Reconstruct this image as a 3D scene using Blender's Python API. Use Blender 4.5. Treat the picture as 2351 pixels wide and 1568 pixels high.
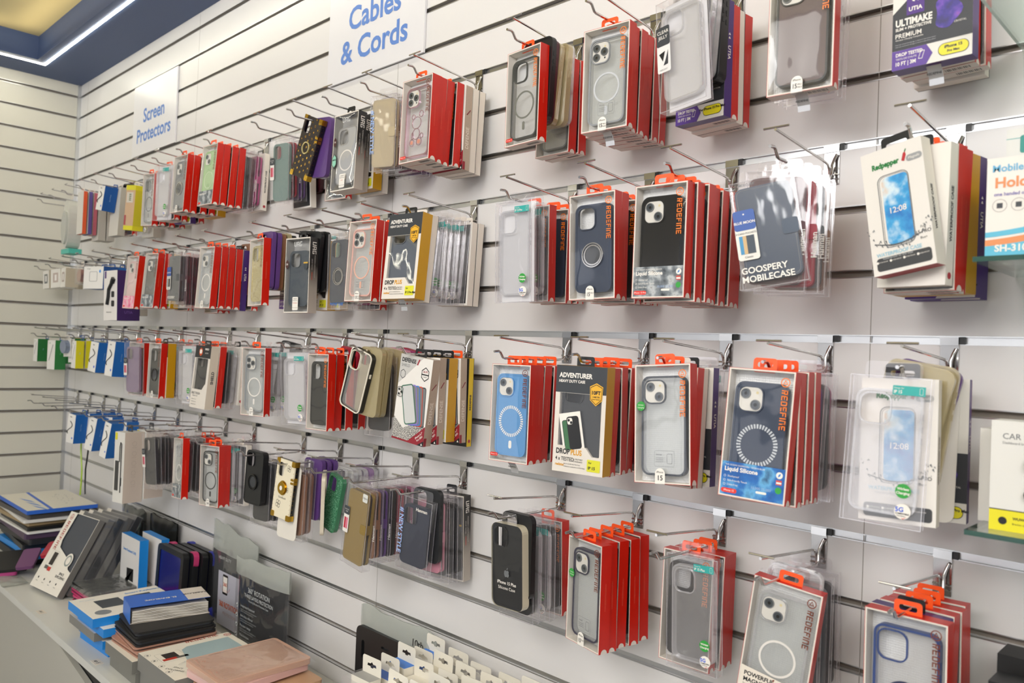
import bpy, math, random
from mathutils import Matrix, Vector, Euler, noise
from mathutils.geometry import tessellate_polygon
for o in list(bpy.data.objects): bpy.data.objects.remove(o)
SC = bpy.context.scene
COL = SC.collection
R = random.Random(7)
PI = math.pi
H = 2.95                                   # height of the top groove above the floor
# ---------------------------------------------------------------- camera
yaw, pit, roll = -0.7767, 0.0134, 0.0391
f = Vector((math.sin(yaw)*math.cos(pit), math.cos(yaw)*math.cos(pit), math.sin(pit)))
r0 = Vector((math.cos(yaw), -math.sin(yaw), 0)); u0 = r0.cross(f)
rr_ = math.cos(roll)*r0+math.sin(roll)*u0; uu_ = -math.sin(roll)*r0+math.cos(roll)*u0
cd = bpy.data.cameras.new('camera'); cam = bpy.data.objects.new('camera', cd); COL.objects.link(cam)
m = Matrix((( rr_.x, uu_.x, -f.x, 4.188), (rr_.y, uu_.y, -f.y, -1.238), (rr_.z, uu_.z, -f.z, H-1.1406), (0, 0, 0, 1)))
cam.matrix_world = m
cd.sensor_width = 36; cd.lens = 1829.6*36/2351; cd.clip_start = .02
cd.dof.use_dof = True; cd.dof.focus_distance = 1.62; cd.dof.aperture_fstop = 6.0
SC.camera = cam
# ---------------------------------------------------------------- light
w = bpy.data.worlds.new('world'); SC.world = w; w.use_nodes = True
w.node_tree.nodes['Background'].inputs[0].default_value = (.93, .95, 1, 1)
w.node_tree.nodes['Background'].inputs[1].default_value = .3
SC.view_settings.view_transform = 'Standard'; SC.view_settings.look = 'None'
SC.view_settings.exposure = .28; SC.view_settings.gamma = 1
SC.cycles.transparent_max_bounces = 48; SC.cycles.max_bounces = 8
def area(name, loc, rot, sx, sy, power, col):
    l = bpy.data.lights.new(name, 'AREA'); l.shape = 'RECTANGLE'; l.size = sx; l.size_y = sy; l.energy = power; l.color = col
    o = bpy.data.objects.new(name, l); COL.objects.link(o); o.location = loc; o.rotation_euler = rot
    return o
LIGHTS = [(3.5, -2.3, 20), (5.2, -1.7, 14), (4.6, -3.3, 22), (2.6, -3.3, 14), (5.9, -3.0, 18)]
for x, y, pw in LIGHTS:
    d = Vector((1.6, 0, H-.8))-Vector((x, y, H+.02))
    area('ceiling_panel_light', (x, y, H+.02), d.to_track_quat('-Z', 'Y').to_euler(), 1.0, .6, pw, (1, .99, .99))
area('cove_strip_light', (3.2, -.32, H+.075), (PI, 0, 0), 5.8, .05, 2, (1, .84, .55))
area('cove_strip_light', (.31, -3.0, H+.075), (PI, 0, 0), .05, 5.2, 1.6, (1, .84, .55))
# ---------------------------------------------------------------- materials
MATS = {}
def mat(name, col, rough=.5, metal=0, spec=.5, bump=None, emit=0, coat=0):
    if name in MATS: return MATS[name]
    m = bpy.data.materials.new(name); m.use_nodes = True; n = m.node_tree.nodes; l = m.node_tree.links
    b = n['Principled BSDF']; b.inputs['Base Color'].default_value = (*col, 1); b.inputs['Roughness'].default_value = rough
    b.inputs['Metallic'].default_value = metal; b.inputs['Specular IOR Level'].default_value = spec
    if coat: b.inputs['Coat Weight'].default_value = coat
    if emit: b.inputs['Emission Color'].default_value = (*col, 1); b.inputs['Emission Strength'].default_value = emit
    if bump:
        t = n.new('ShaderNodeTexNoise'); t.inputs['Scale'].default_value = bump[0]; t.inputs['Detail'].default_value = 3
        tc = n.new('ShaderNodeTexCoord'); l.new(tc.outputs['Object'], t.inputs['Vector'])
        bp = n.new('ShaderNodeBump'); bp.inputs['Strength'].default_value = bump[1]; bp.inputs['Distance'].default_value = bump[2]
        l.new(t.outputs['Fac'], bp.inputs['Height']); l.new(bp.outputs[0], b.inputs['Normal'])
    MATS[name] = m; return m
def S(h):                                   # sRGB hex -> linear
    c = [int(h[i:i+2], 16)/255 for i in (0, 2, 4)]
    return tuple(v/12.92 if v <= .04045 else ((v+.055)/1.055)**2.4 for v in c)
def M(h, rough=.45, **k): return mat('paint_%s_%d' % (h, rough*100), S(h), rough, **k)
def plast(name, tint, milk, milkcol, rough=.04, base=.05, amp=.7, wave=None, expo=3.5):
    if name in MATS: return MATS[name]
    m = bpy.data.materials.new(name); m.use_nodes = True; nt = m.node_tree; n = nt.nodes; l = nt.links
    n.remove(n['Principled BSDF']); out = n['Material Output']
    tr = n.new('ShaderNodeBsdfTransparent'); tr.inputs[0].default_value = (*tint, 1)
    df = n.new('ShaderNodeBsdfDiffuse'); df.inputs[0].default_value = (*milkcol, 1)
    gl = n.new('ShaderNodeBsdfGlossy'); gl.inputs[0].default_value = (1, 1, 1, 1); gl.inputs['Roughness'].default_value = rough
    lw = n.new('ShaderNodeLayerWeight'); lw.inputs[0].default_value = .5
    pw = n.new('ShaderNodeMath'); pw.operation = 'POWER'; pw.inputs[1].default_value = expo
    ma = n.new('ShaderNodeMath'); ma.operation = 'MULTIPLY_ADD'; ma.inputs[1].default_value = amp; ma.inputs[2].default_value = base; ma.use_clamp = True
    m1 = n.new('ShaderNodeMixShader'); m1.inputs[0].default_value = milk; m2 = n.new('ShaderNodeMixShader')
    l.new(lw.outputs['Facing'], pw.inputs[0]); l.new(pw.outputs[0], ma.inputs[0]); l.new(ma.outputs[0], m2.inputs[0])
    l.new(tr.outputs[0], m1.inputs[1]); l.new(df.outputs[0], m1.inputs[2])
    l.new(m1.outputs[0], m2.inputs[1]); l.new(gl.outputs[0], m2.inputs[2]); l.new(m2.outputs[0], out.inputs[0])
    if wave:
        t = n.new('ShaderNodeTexNoise'); t.inputs['Scale'].default_value = wave[0]; t.inputs['Detail'].default_value = 1.5
        gm = n.new('ShaderNodeTexCoord'); oi = n.new('ShaderNodeObjectInfo'); va = n.new('ShaderNodeVectorMath'); va.operation = 'MULTIPLY_ADD'
        va.inputs[1].default_value = (1, 1, .55)
        l.new(gm.outputs['Object'], va.inputs[0]); l.new(oi.outputs['Location'], va.inputs[2]); l.new(va.outputs[0], t.inputs['Vector'])
        bp = n.new('ShaderNodeBump'); bp.inputs['Strength'].default_value = 1; bp.inputs['Distance'].default_value = wave[1]
        l.new(t.outputs['Fac'], bp.inputs['Height']); l.new(bp.outputs[0], gl.inputs['Normal'])
    MATS[name] = m; return m
FILM = plast('clear_window_film', (.985, .985, .99), .008, (.9, .9, .95), .03, .045, .75, (14, .0025))
PET = plast('clear_packet_plastic', (.985, .98, .985), .03, (.95, .93, .95), .06, .05, .6, (25, .002))
PETEDGE = plast('plastic_fold_edge', (.93, .93, .95), .22, (.9, .86, .9), .1, .15, .6)
TPU = plast('clear_case_plastic', (.975, .975, .975), .08, (.95, .94, .95), .08, .08, .7)
TPUEDGE = plast('clear_case_edge', (.9, .9, .91), .26, (.82, .82, .84), .08, .16, .7)
CREAMTPU = plast('yellowed_case_plastic', (.85, .8, .66), .45, S('cfc29a'), .1, .08, .5)
GLASS = plast('shelf_glass', (.86, .93, .9), .02, (.7, .9, .8), .01, .06, .8)
GLEDGE = mat('glass_edge', S('1f4a3e'), .12)
POLY = plast('polybag_film', (.93, .94, .93), .10, (.8, .82, .8), .12, .08, .7, (30, .01))
POLYM = plast('frosted_polybag', (.8, .82, .8), .5, S('c6cac4'), .2, .06, .5, (25, .008))
SMOKE = plast('smoky_polybag', (.45, .46, .46), .25, S('6f726f'), .15, .08, .5, (30, .01))
TINTG = plast('tinted_case_back', (.94, .95, .95), .2, S('dcdddb'), .1, .06, .5)
CHROME = mat('chrome', (.62, .61, .6), .12, 1)
CHROMED = mat('chrome_plate', (.42, .41, .4), .16, 1)
ALU = mat('aluminium_insert', (.42, .42, .43), .34, 1)
ALUL = mat('aluminium_lip', (.6, .61, .62), .3, 1)
RED = mat('red_carton', S('c41a08'), .32, bump=(900, .05, .0003)); REDL = M('e0604a')
WHT = M('ece7df', .5); CARD = mat('carton_white', S('ddd6cc'), .55)
ORG = mat('orange_tab', S('ff5a1e'), .38); ORGP = mat('orange_foil', S('f07a12'), .3); BRNP = mat('brown_foil', S('7a3a22'), .35)
BLK = mat('black_plastic', S('17181a'), .38); BLKG = mat('black_gloss', S('101114'), .12); NAVY = mat('navy_silicone', S('263349'), .42)
GRY = mat('grey_plastic', S('6d7072'), .4); DGR = M('33363b', .45); TEAL = M('2fa6a0', .4); GRN = M('2f9c3c', .4)
YEL = mat('yellow_ochre_carton', S('c4930f'), .4); YELB = M('e3d716', .4); PUR = M('40236e', .4); BLUE = M('0f6fc4', .4)
GOLD = mat('gold_metal', S('c9a13b'), .25, 1)
LENS = mat('lens_glass', S('3d444a'), .08, 0, .8); CAMP = M('d9d5cc', .3)
def blister():
    m = mat('silver_textured_liner', S('e4e4e2'), .35, .1); n = m.node_tree.nodes; l = m.node_tree.links
    v = n.new('ShaderNodeTexVoronoi'); v.inputs['Scale'].default_value = 320; tc = n.new('ShaderNodeTexCoord'); v.inputs['Randomness'].default_value = .15
    bp = n.new('ShaderNodeBump'); bp.inputs['Distance'].default_value = .0015; bp.inputs['Strength'].default_value = .6
    l.new(tc.outputs['Object'], v.inputs['Vector']); l.new(v.outputs['Distance'], bp.inputs['Height']); l.new(bp.outputs[0], n['Principled BSDF'].inputs['Normal'])
    return m
LINER = blister()
def ramped(name, stops, axis=2, scale=1, off=0, noisy=0, rough=.4, metal=0):
    m = mat(name, (.5, .5, .5), rough, metal); n = m.node_tree.nodes; l = m.node_tree.links
    tc = n.new('ShaderNodeTexCoord'); cr = n.new('ShaderNodeValToRGB')
    if noisy:
        t = n.new('ShaderNodeTexNoise'); t.inputs['Scale'].default_value = noisy; t.inputs['Detail'].default_value = 5
        l.new(tc.outputs['Object'], t.inputs['Vector']); src = t.outputs['Fac']
    else:
        sp = n.new('ShaderNodeSeparateXYZ'); l.new(tc.outputs['Object'], sp.inputs[0])
        ma = n.new('ShaderNodeMath'); ma.operation = 'MULTIPLY_ADD'; ma.inputs[1].default_value = scale; ma.inputs[2].default_value = off
        l.new(sp.outputs[axis], ma.inputs[0]); src = ma.outputs[0]
    l.new(src, cr.inputs[0]); e = cr.color_ramp.elements
    for i, (p, c) in enumerate(stops):
        el = e[i] if i < 2 else e.new(p)
        el.position = p; el.color = (*S(c), 1)
    l.new(cr.outputs[0], n['Principled BSDF'].inputs['Base Color']); return m
UAGS = ramped('printed_dark_to_pale_side', [(0, 'b9b0a5'), (.32, 'a89f95'), (.62, '2c2a29'), (1, '242322')], scale=5.2, off=1)
SKY = ramped('printed_sky_picture', [(.3, '1c58b0'), (.48, '3f9fd6'), (.58, 'cfe2ec'), (.7, 'e0b48a')], noisy=28)
OCEAN = ramped('printed_ocean_picture', [(.3, '0c3f86'), (.5, '1d68b4'), (.6, '5fa6d6'), (.75, '0b2b55')], noisy=32)
OWLP = ramped('printed_night_picture', [(.3, '2a3038'), (.5, '7c8388'), (.62, 'b9bdbf'), (.75, '5b4a3c')], noisy=60)
GALAXY = ramped('printed_purple_crystal', [(.3, '150f3a'), (.5, '33208a'), (.62, '6a3fb0'), (.75, 'a04a8c')], noisy=45)
GLIT = ramped('gold_glitter', [(.35, '8a7a3a'), (.5, 'c9b878'), (.62, 'efe6b8'), (.75, 'a88a4a')], noisy=900, rough=.25, metal=.5)
GGLIT = ramped('green_glitter', [(.35, '1f4a34'), (.5, '3f7a58'), (.62, '6aa582'), (.7, 'b8e0c8')], noisy=700, rough=.2)
PEARL = ramped('pearls_and_rhinestones', [(.3, '9a7f55'), (.5, 'e8ddc8'), (.65, 'ffffff'), (.8, 'b89a6a')], noisy=260, rough=.2, metal=.3)
SPECK = ramped('black_splatter_print', [(.44, '2a2a2a'), (.5, '8a8884'), (.56, 'e6e2da'), (1, 'ebe7df')], noisy=620)
PINKP = ramped('printed_pink_picture', [(.3, 'd8487c'), (.5, 'f0a0b8'), (.65, 'e8c8cc'), (.8, '9a4a7a')], noisy=60)
HERR = ramped('taupe_carton', [(0, 'a89684'), (1, 'b5a391')], noisy=500)
# ---------------------------------------------------------------- mesh builder
def rr(cx, cz, w, h, r, n=5):
    p = []
    r = min(r, w/2-1e-5, h/2-1e-5)
    for k, (sx, sz) in enumerate(((1, 1), (-1, 1), (-1, -1), (1, -1))):
        for i in range(n+1):
            a = PI/2*(k+i/n); p.append((cx+sx*(w/2-r)+r*math.cos(a), cz+sz*(h/2-r)+r*math.sin(a)))
    return p
def circ(cx, cz, r, n=28): return [(cx+r*math.cos(2*PI*i/n), cz+r*math.sin(2*PI*i/n)) for i in range(n)]
def rect(x0, x1, z0, z1): return [(x0, z0), (x1, z0), (x1, z1), (x0, z1)]
_txt = {}
def textmesh(s, bold):
    k = (s, bold)
    if k not in _txt:
        c = bpy.data.curves.new('t', 'FONT'); c.body = s; c.size = 1; c.resolution_u = 3; c.offset = bold; c.align_x = 'CENTER'; c.align_y = 'CENTER'; c.fill_mode = 'FRONT'
        o = bpy.data.objects.new('t', c); COL.objects.link(o); dg = bpy.context.evaluated_depsgraph_get(); dg.update()
        me = o.evaluated_get(dg).to_mesh(); _txt[k] = ([tuple(v.co[:2]) for v in me.vertices], [tuple(p.vertices) for p in me.polygons])
        o.evaluated_get(dg).to_mesh_clear(); bpy.data.objects.remove(o); bpy.data.curves.remove(c)
    return _txt[k]
GL = {'R': [(0, 0, .17, 1), (0, .83, .7, 1), (.53, .42, .7, 1), (0, .42, .7, .57), (.36, 0, .55, .42)], 'E': [(0, 0, .17, 1), (0, .83, .7, 1), (0, .42, .6, .57), (0, 0, .7, .17)],
      'D': [(0, 0, .17, 1), (0, .83, .62, 1), (0, 0, .62, .17), (.53, .1, .7, .9)], 'F': [(0, 0, .17, 1), (0, .83, .7, 1), (0, .42, .6, .57)], 'I': [(0, 0, .17, 1)],
      'N': [(0, 0, .17, 1), (.53, 0, .7, 1), (0, .83, .7, 1)], 'U': [(0, 0, .17, 1), (.53, 0, .7, 1), (0, 0, .7, .17)], 'A': [(0, 0, .17, 1), (.53, 0, .7, 1), (0, .83, .7, 1), (0, .36, .7, .5)],
      'G': [(0, 0, .17, 1), (0, .83, .7, 1), (0, 0, .7, .17), (.53, 0, .7, .5), (.35, .36, .7, .5)], 'S': [(0, .42, .17, 1), (0, .83, .7, 1), (0, .42, .7, .57), (.53, 0, .7, .5), (0, 0, .7, .17)],
      '/': [(.3, .0, .45, .3), (.4, .3, .55, .7), (.5, .7, .65, 1)], 'V': [(0, .2, .17, 1), (.53, .2, .7, 1), (.15, 0, .55, .2)], 'T': [(0, .83, .7, 1), (.27, 0, .44, 1)]}
class MB:
    def __init__(s): s.v = []; s.f = []; s.m = []; s.ms = []; s.T = Matrix.Identity(4)
    def mi(s, m):
        if m not in s.ms: s.ms.append(m)
        return s.ms.index(m)
    def face(s, pts, m):
        i = len(s.v); s.v += [tuple(s.T @ Vector(p)) for p in pts]; s.f.append(tuple(range(i, i+len(pts)))); s.m.append(s.mi(m))
    def box(s, x0, x1, y0, y1, z0, z1, m, front=None, right=None, top=None, bottom=None, left=None, back=None):
        a = [(x0, y0, z0), (x1, y0, z0), (x1, y0, z1), (x0, y0, z1), (x0, y1, z0), (x1, y1, z0), (x1, y1, z1), (x0, y1, z1)]
        for q, k in (((0, 1, 2, 3), front), ((5, 4, 7, 6), back), ((1, 5, 6, 2), right), ((4, 0, 3, 7), left), ((3, 2, 6, 7), top), ((4, 5, 1, 0), bottom)):
            if k != 0: s.face([a[j] for j in q], k or m)
    def flat(s, pts, y, m): s.face([(p[0], y, p[1]) for p in pts], m)
    def ring(s, o, i, y, m):
        n = len(o)
        for k in range(n): s.face([(o[k][0], y, o[k][1]), (o[(k+1) % n][0], y, o[(k+1) % n][1]), (i[(k+1) % n][0], y, i[(k+1) % n][1]), (i[k][0], y, i[k][1])], m)
    def wall(s, o, y0, y1, m):
        n = len(o)
        for k in range(n):
            mm = m[k] if isinstance(m, (list, tuple)) else m
            s.face([(o[k][0], y0, o[k][1]), (o[k][0], y1, o[k][1]), (o[(k+1) % n][0], y1, o[(k+1) % n][1]), (o[(k+1) % n][0], y0, o[(k+1) % n][1])], mm)
    def prism(s, o, y0, y1, m, side=None, back=None):
        s.flat(o, y0, m); s.flat(o[::-1], y1, back or m); s.wall(o, y0, y1, side or m)
    def frame(s, o, i, y0, y1, m, side=None, inner=None):
        s.ring(o, i, y0, m); s.ring(i, o, y1, m); s.wall(o, y0, y1, side or m); s.wall(i[::-1], y0, y1, inner or m)
    def holed(s, o, holes, y, m):
        loops = [[Vector((p[0], p[1], 0)) for p in o]]+[[Vector((p[0], p[1], 0)) for p in h] for h in holes]
        flat = [p for lp in loops for p in lp]
        for t in tessellate_polygon(loops): s.face([(flat[j].x, y, flat[j].y) for j in t], m)
    def plate(s, o, holes, y0, y1, m):
        s.holed(o, holes, y0, m); s.holed(o, holes, y1, m); s.wall(o, y0, y1, m)
        for h in holes: s.wall(h, y0, y1, m)
    def text(s, t, x, z, size, m, y=-.0003, rot=0, bold=.0, sx=1, al='C'):
        vs, fs = textmesh(t, bold)
        if al == 'L' and vs: x0 = min(v[0] for v in vs)
        elif al == 'R' and vs: x0 = max(v[0] for v in vs)
        else: x0 = 0
        c, sn = math.cos(rot), math.sin(rot); b = len(s.v)
        for a, d in vs:
            a = (a-x0)*size*sx; d *= size
            s.v.append(tuple(s.T @ Vector((x+a*c-d*sn, y, z+a*sn+d*c))))
        for q in fs: s.f.append(tuple(b+j for j in q)); s.m.append(s.mi(m))
    def strokes(s, t, x, z, size, m, y=-.0003, rot=0, sx=1):
        # angular block lettering; x, z is the start of the base line
        c, sn = math.cos(rot), math.sin(rot); cx = 0
        for ch in t:
            for (a, b, d, e) in GL[ch]:
                q = [((cx+u)*size*sx, v*size) for u, v in ((a, b), (d, b), (d, e), (a, e))]
                s.face([(x+u*c-v*sn, y, z+u*sn+v*c) for u, v in q], m)
            cx += .36 if ch == 'I' else .88
    def tube(s, path, r, m, n=8, caps=True):
        rings = []; pv = [Vector(p) for p in path]; up = None
        for i, p in enumerate(pv):
            d = (pv[min(i+1, len(pv)-1)]-pv[max(i-1, 0)]).normalized()
            if up is None: up = d.orthogonal().normalized()
            up = (up-d*up.dot(d)).normalized(); sd = d.cross(up)
            b = len(s.v)
            for k in range(n):
                a = 2*PI*k/n; s.v.append(tuple(s.T @ (p+r*(math.cos(a)*up+math.sin(a)*sd))))
            rings.append(b)
        for a, b in zip(rings, rings[1:]):
            for k in range(n): s.f.append((a+k, a+(k+1) % n, b+(k+1) % n, b+k)); s.m.append(s.mi(m))
        if caps:
            for b in (rings[0], rings[-1]): s.f.append(tuple(range(b, b+n))); s.m.append(s.mi(m))
    def film(s, x0, x1, z0, z1, m, y=.0004, amp=-.0020, nx=8, nz=12):
        # thin window sheet, very slightly domed so its rims catch the lights
        def Y(u, v): return y-amp*(1-abs(2*u-1)**5)*(1-abs(2*v-1)**7)
        def X(u, v): return (x0+(x1-x0)*u, Y(u, v), z0+(z1-z0)*v)
        t = [.5-.5*math.cos(PI*i/nx) for i in range(nx+1)]; q = [.5-.5*math.cos(PI*i/nz) for i in range(nz+1)]
        for i in range(nx):
            for j in range(nz): s.face([X(t[i], q[j]), X(t[i+1], q[j]), X(t[i+1], q[j+1]), X(t[i], q[j+1])], m)
    def build(s, name, parent=None, smooth=False, label=None):
        me = bpy.data.meshes.new(name); me.from_pydata(s.v, [], s.f)
        for m in s.ms: me.materials.append(m)
        me.polygons.foreach_set('material_index', s.m)
        if smooth:
            import bmesh
            b = bmesh.new(); b.from_mesh(me); bmesh.ops.remove_doubles(b, verts=b.verts, dist=1e-5); bmesh.ops.recalc_face_normals(b, faces=b.faces)
            for fc in b.faces: fc.smooth = True
            b.to_mesh(me); b.free()
            me.set_sharp_from_angle(angle=.7)
        me.update()
        o = bpy.data.objects.new(name, me); COL.objects.link(o)
        if parent: o.parent = parent
        if label: o['label'] = label
        return o
def thing(name, label, cat, loc=(0, 0, 0), rot=None, group=None):
    o = bpy.data.objects.new(name, None); COL.objects.link(o); o.empty_display_size = .02
    o.location = loc
    if rot is not None: o.rotation_euler = rot
    tagit(o, label, cat, group); return o
def tagit(o, label, cat, group=None):
    o['label'] = label; o['category'] = cat
    if group: o['group'] = group
    return o
def struct(name, mb):
    o = mb.build(name); o['kind'] = 'structure'; return o
def copy_tree(o, parent=None):
    c = o.copy(); COL.objects.link(c); c.parent = parent
    for k in ('label',):
        pass
    for ch in list(o.children): copy_tree(ch, c)
    return c
def pose(ro, ya, pi): return (Matrix.Rotation(ya, 3, 'Z') @ Matrix.Rotation(pi, 3, 'X') @ Matrix.Rotation(ro, 3, 'Y')).to_euler()
SIDE = lambda w: Matrix.Translation((w/2+.0003, 0, 0)) @ Matrix.Rotation(PI/2, 4, 'Z')   # draw on the right-hand side face
# ---------------------------------------------------------------- the setting
WALLM = mat('white_slatwall_laminate', S('dbd9d8'), .34, 0, .45)
WALL2 = mat('left_slatwall_laminate', S('cfccc0'), .4, 0, .4)
NAVYC = mat('navy_bulkhead_paint', S('46587f'), .55); CREAM = mat('cream_ceiling_paint', S('d9cc9c'), .8)
SLOTB = mat('slot_channel_brown', S('857d73'), .45)
def slatwall(name, L, m, T, kmax=28, zoff=0.0):
    b = MB(); b.T = T; hw = .0048
    z = .057+H
    b.box(0, L, .0171, .03, 0, H+.057, m)
    for k in range(0, kmax+1):
        zc = H-.1*k
        b.box(0, L, 0, .017, zc+hw, z, m, bottom=ALU)
        # aluminium insert: lips at the face and a channel behind
        b.box(0, L, -.0006, .0006, zc+hw, zc+hw+.0016, ALUL); b.box(0, L, -.0006, .0006, zc-hw-.0016, zc-hw, ALUL)
        if k in (5, 8, 11, 14, 17, 18) and L > 4: b.box(0, L, .0036, .017, zc-hw, zc+hw, ALUL)
        else: b.box(0, L, .010, .017, zc-hw, zc+hw, SLOTB)
        z = zc-hw
    b.box(0, L, 0, .017, 0, z, m, top=ALUL)
    return struct(name, b)
slatwall('wall_back', 5.2, WALLM, Matrix.Identity(4))
slatwall('wall_left', 3.4, WALL2, Matrix.Rotation(PI/2, 4, 'Z') @ Matrix.Translation((-3.4, 0, 0)))
b = MB(); b.box(-.02, .012, -.014, .01, 0, H+.057, ALUL); b.build('trim_1')['kind'] = 'structure'
b = MB()
for x in (.11, 1.31, 2.52, 3.73): b.box(x-.0006, x+.0006, -.0002, .001, 0, H+.05, M('8f8b84'))
b.build('trim_2')['kind'] = 'structure'
b = MB(); b.box(-.1, 7, -6, .03, -.05, 0, mat('floor_grey_tile', S('8d8a86'), .35)); struct('floor', b)
b = MB(); b.box(-.1, 7, -6, .03, H+.16, H+.2, CREAM)
struct('ceiling', b)
b = MB(); b.box(0, 7, -.249, .03, H+.057, H+.16, NAVYC); b.box(0, .242, -6, -.2491, H+.057, H+.16, NAVYC); struct('trim_3', b)
b = MB(); LED = mat('led_strip_diffuser', (1, .95, .76), .5, emit=42)
b.box(.194, 6.5, -.214, -.206, H+.0545, H+.058, LED); b.box(.194, .202, -5.5, -.2141, H+.0545, H+.058, LED)
tagit(b.build('led_strip_light'), 'warm glowing LED strip set along the edge of the navy bulkhead', 'light')
# ceiling light fittings that match the lamps
FIT = mat('ceiling_panel_diffuser', (1, .96, .9), .5, emit=2.5)
for i, (x, y, pw) in enumerate(LIGHTS):
    t = thing('ceiling_light', 'rectangular white ceiling light panel, %s of the shop ceiling' % ('left end', 'middle front', 'right end', 'rear left', 'rear right')[i], 'light', (x, y, H+.16), group='ceiling light panels')
    b = MB(); b.box(-.58, .58, -.28, .28, -.012, 0, WHT); b.build('frame', t)
    b = MB(); b.box(-.55, .55, -.26, .26, -.016, -.0121, FIT); b.build('diffuser', t)
# unseen shop front across the room; glowing window added for reflections in box films
b = MB(); b.box(-.03, 7, -4.72, -4.62, 0, .35, M('d8d4cc')); b.box(-.03, 7, -4.72, -4.62, 2.55, H+.16, M('d8d4cc')); b.box(3.9, 7, -4.72, -4.62, .35, 2.55, M('d8d4cc')); struct('wall_front', b)
b = MB(); b.box(-.03, 3.9, -4.75, -4.74, .35, 2.55, mat('added_window_glow', (.92, .95, 1), .5, emit=1.0)); b.box(-.03, 3.9, -4.68, -4.675, .35, 2.55, PET)
for x in (0, 1.28, 2.56, 3.84): b.box(x, x+.06, -4.71, -4.62, .35, 2.55, DGR)
b.box(0, 3.9, -4.71, -4.62, 1.95, 2.0, DGR); struct('added_glow_window', b)
# wall signs
SIGNB = M('5a82c8', .5)
for (x0, x1, z0, z1, l1, l2, sz, lab) in ((.716, 1.145, -.395, -.104, 'Screen', 'Protectors', .078, 'white wall sign reading Screen Protectors in blue'), (2.196, 2.63, -.404, -.104, 'Cables', '& Cords', .088, 'white wall sign reading Cables & Cords in blue')):
    t = thing('wall_sign', lab, 'sign', ((x0+x1)/2, 0, H+(z0+z1)/2), group='white category signs on the wall')
    b = MB(); hx, hz = (x1-x0)/2, (z1-z0)/2
    b.box(-hx, hx, -.007, -.0012, -hz, hz, M('dedde0', .3)); b.build('panel', t)
    b = MB(); b.text(l1, .0, -.03+sz*.5, sz, SIGNB, -.0075, bold=.022); b.text(l2, .0, -.03-sz*.5, sz, SIGNB, -.0075, bold=.022); b.build('lettering', t)
# ---------------------------------------------------------------- products
SIL = 'silver'
def case_parts(root, w, h, y0, t, cz, body, back=None, cam='open', ring=None, rstyle='solid', bump=0, cx=0, r=.013, name='phone_case'):
    b = MB(); cw, ch = .034, .036; ccx, ccz = cx-w/2+.0235, cz+h/2-.0245
    if cam == 'duo': ch = .034
    hole = rr(ccx, ccz, cw, ch, .010)
    b.frame(rr(cx, cz, w, h, r), rr(cx, cz, w-.006, h-.006, r-.003), y0, y0+t, body)
    if back is not None: b.plate(rr(cx, cz, w-.0055, h-.0055, r-.003), [hole], y0+.0008, y0+.0022, back)
    b.frame(rr(ccx, ccz, cw+.0035, ch+.0035, .0115), hole, y0-.0012, y0+.0025, body)
    for zz in (.03, .016, .045): b.box(cx+w/2, cx+w/2+.0007, y0+t*.35, y0+t*.65, cz+zz-.004, cz+zz+.004, body)
    if ring:
        rz = cz-.012
        if rstyle == 'solid':
            b.frame(circ(cx, rz, .0265, 36), circ(cx, rz, .0235, 36), y0+.0003, y0+.0012, ring); b.prism(rr(cx, rz-.040, .006, .016, .003), y0+.0003, y0+.0012, ring)
        elif rstyle == 'dash':
            for k in range(40):
                a = 2*PI*k/40; q = [(.0235, a), (.0235, a+.09), (.0295, a+.09), (.0295, a)]
                b.flat([(cx+u*math.cos(v), rz+u*math.sin(v)) for u, v in q], y0+.0003, ring)
            b.prism(rr(cx, rz-.044, .007, .015, .0035), y0+.0003, y0+.0008, ring)
        else:
            b.frame(circ(cx, rz, .0215, 32), circ(cx, rz, .0195, 32), y0-.003, y0+.0008, ring); b.frame(circ(cx, rz, .018, 32), circ(cx, rz, .0155, 32), y0-.002, y0+.0008, ring); b.prism(circ(cx, rz, .015, 32), y0-.001, y0+.0008, DGR)
    o = b.build(name, root, smooth=False)
    if cam in ('tri', 'duo'):
        c = MB(); c.prism(rr(ccx, ccz, cw-.001, ch-.001, .009), y0-.0002, y0+.004, CAMP)
        L = ((-.008, .008), (-.008, -.008), (.008, 0)) if cam == 'tri' else ((-.0075, .0075), (.0075, -.0075))
        for a, d in L:
            c.frame(circ(ccx+a, ccz+d, .0072, 18), circ(ccx+a, ccz+d, .006, 18), y0-.002, y0, GRY); c.prism(circ(ccx+a, ccz+d, .006, 18), y0-.001, y0, LENS); c.flat(circ(ccx+a, ccz+d, .0025, 10), y0-.0011, BLKG)
        c.flat(circ(ccx+.009, ccz+.0095, .002, 10), y0-.0004, M('d8c99a')); c.flat(circ(ccx+.009, ccz-.0105, .0018, 10), y0-.0004, LENS)
        c.build('camera_module', o)
    return o
def hang_tab(root, m, y, w=.034, top=.0165, cx=0):
    b = MB(); o = rr(cx, top/2-.002, w, top+.004, .0045); i = rr(cx, .0072, w-.012, .0072, .003)
    b.frame(o, i, y, y+.0009, m); return b.build('hanger_tab', root)
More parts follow.
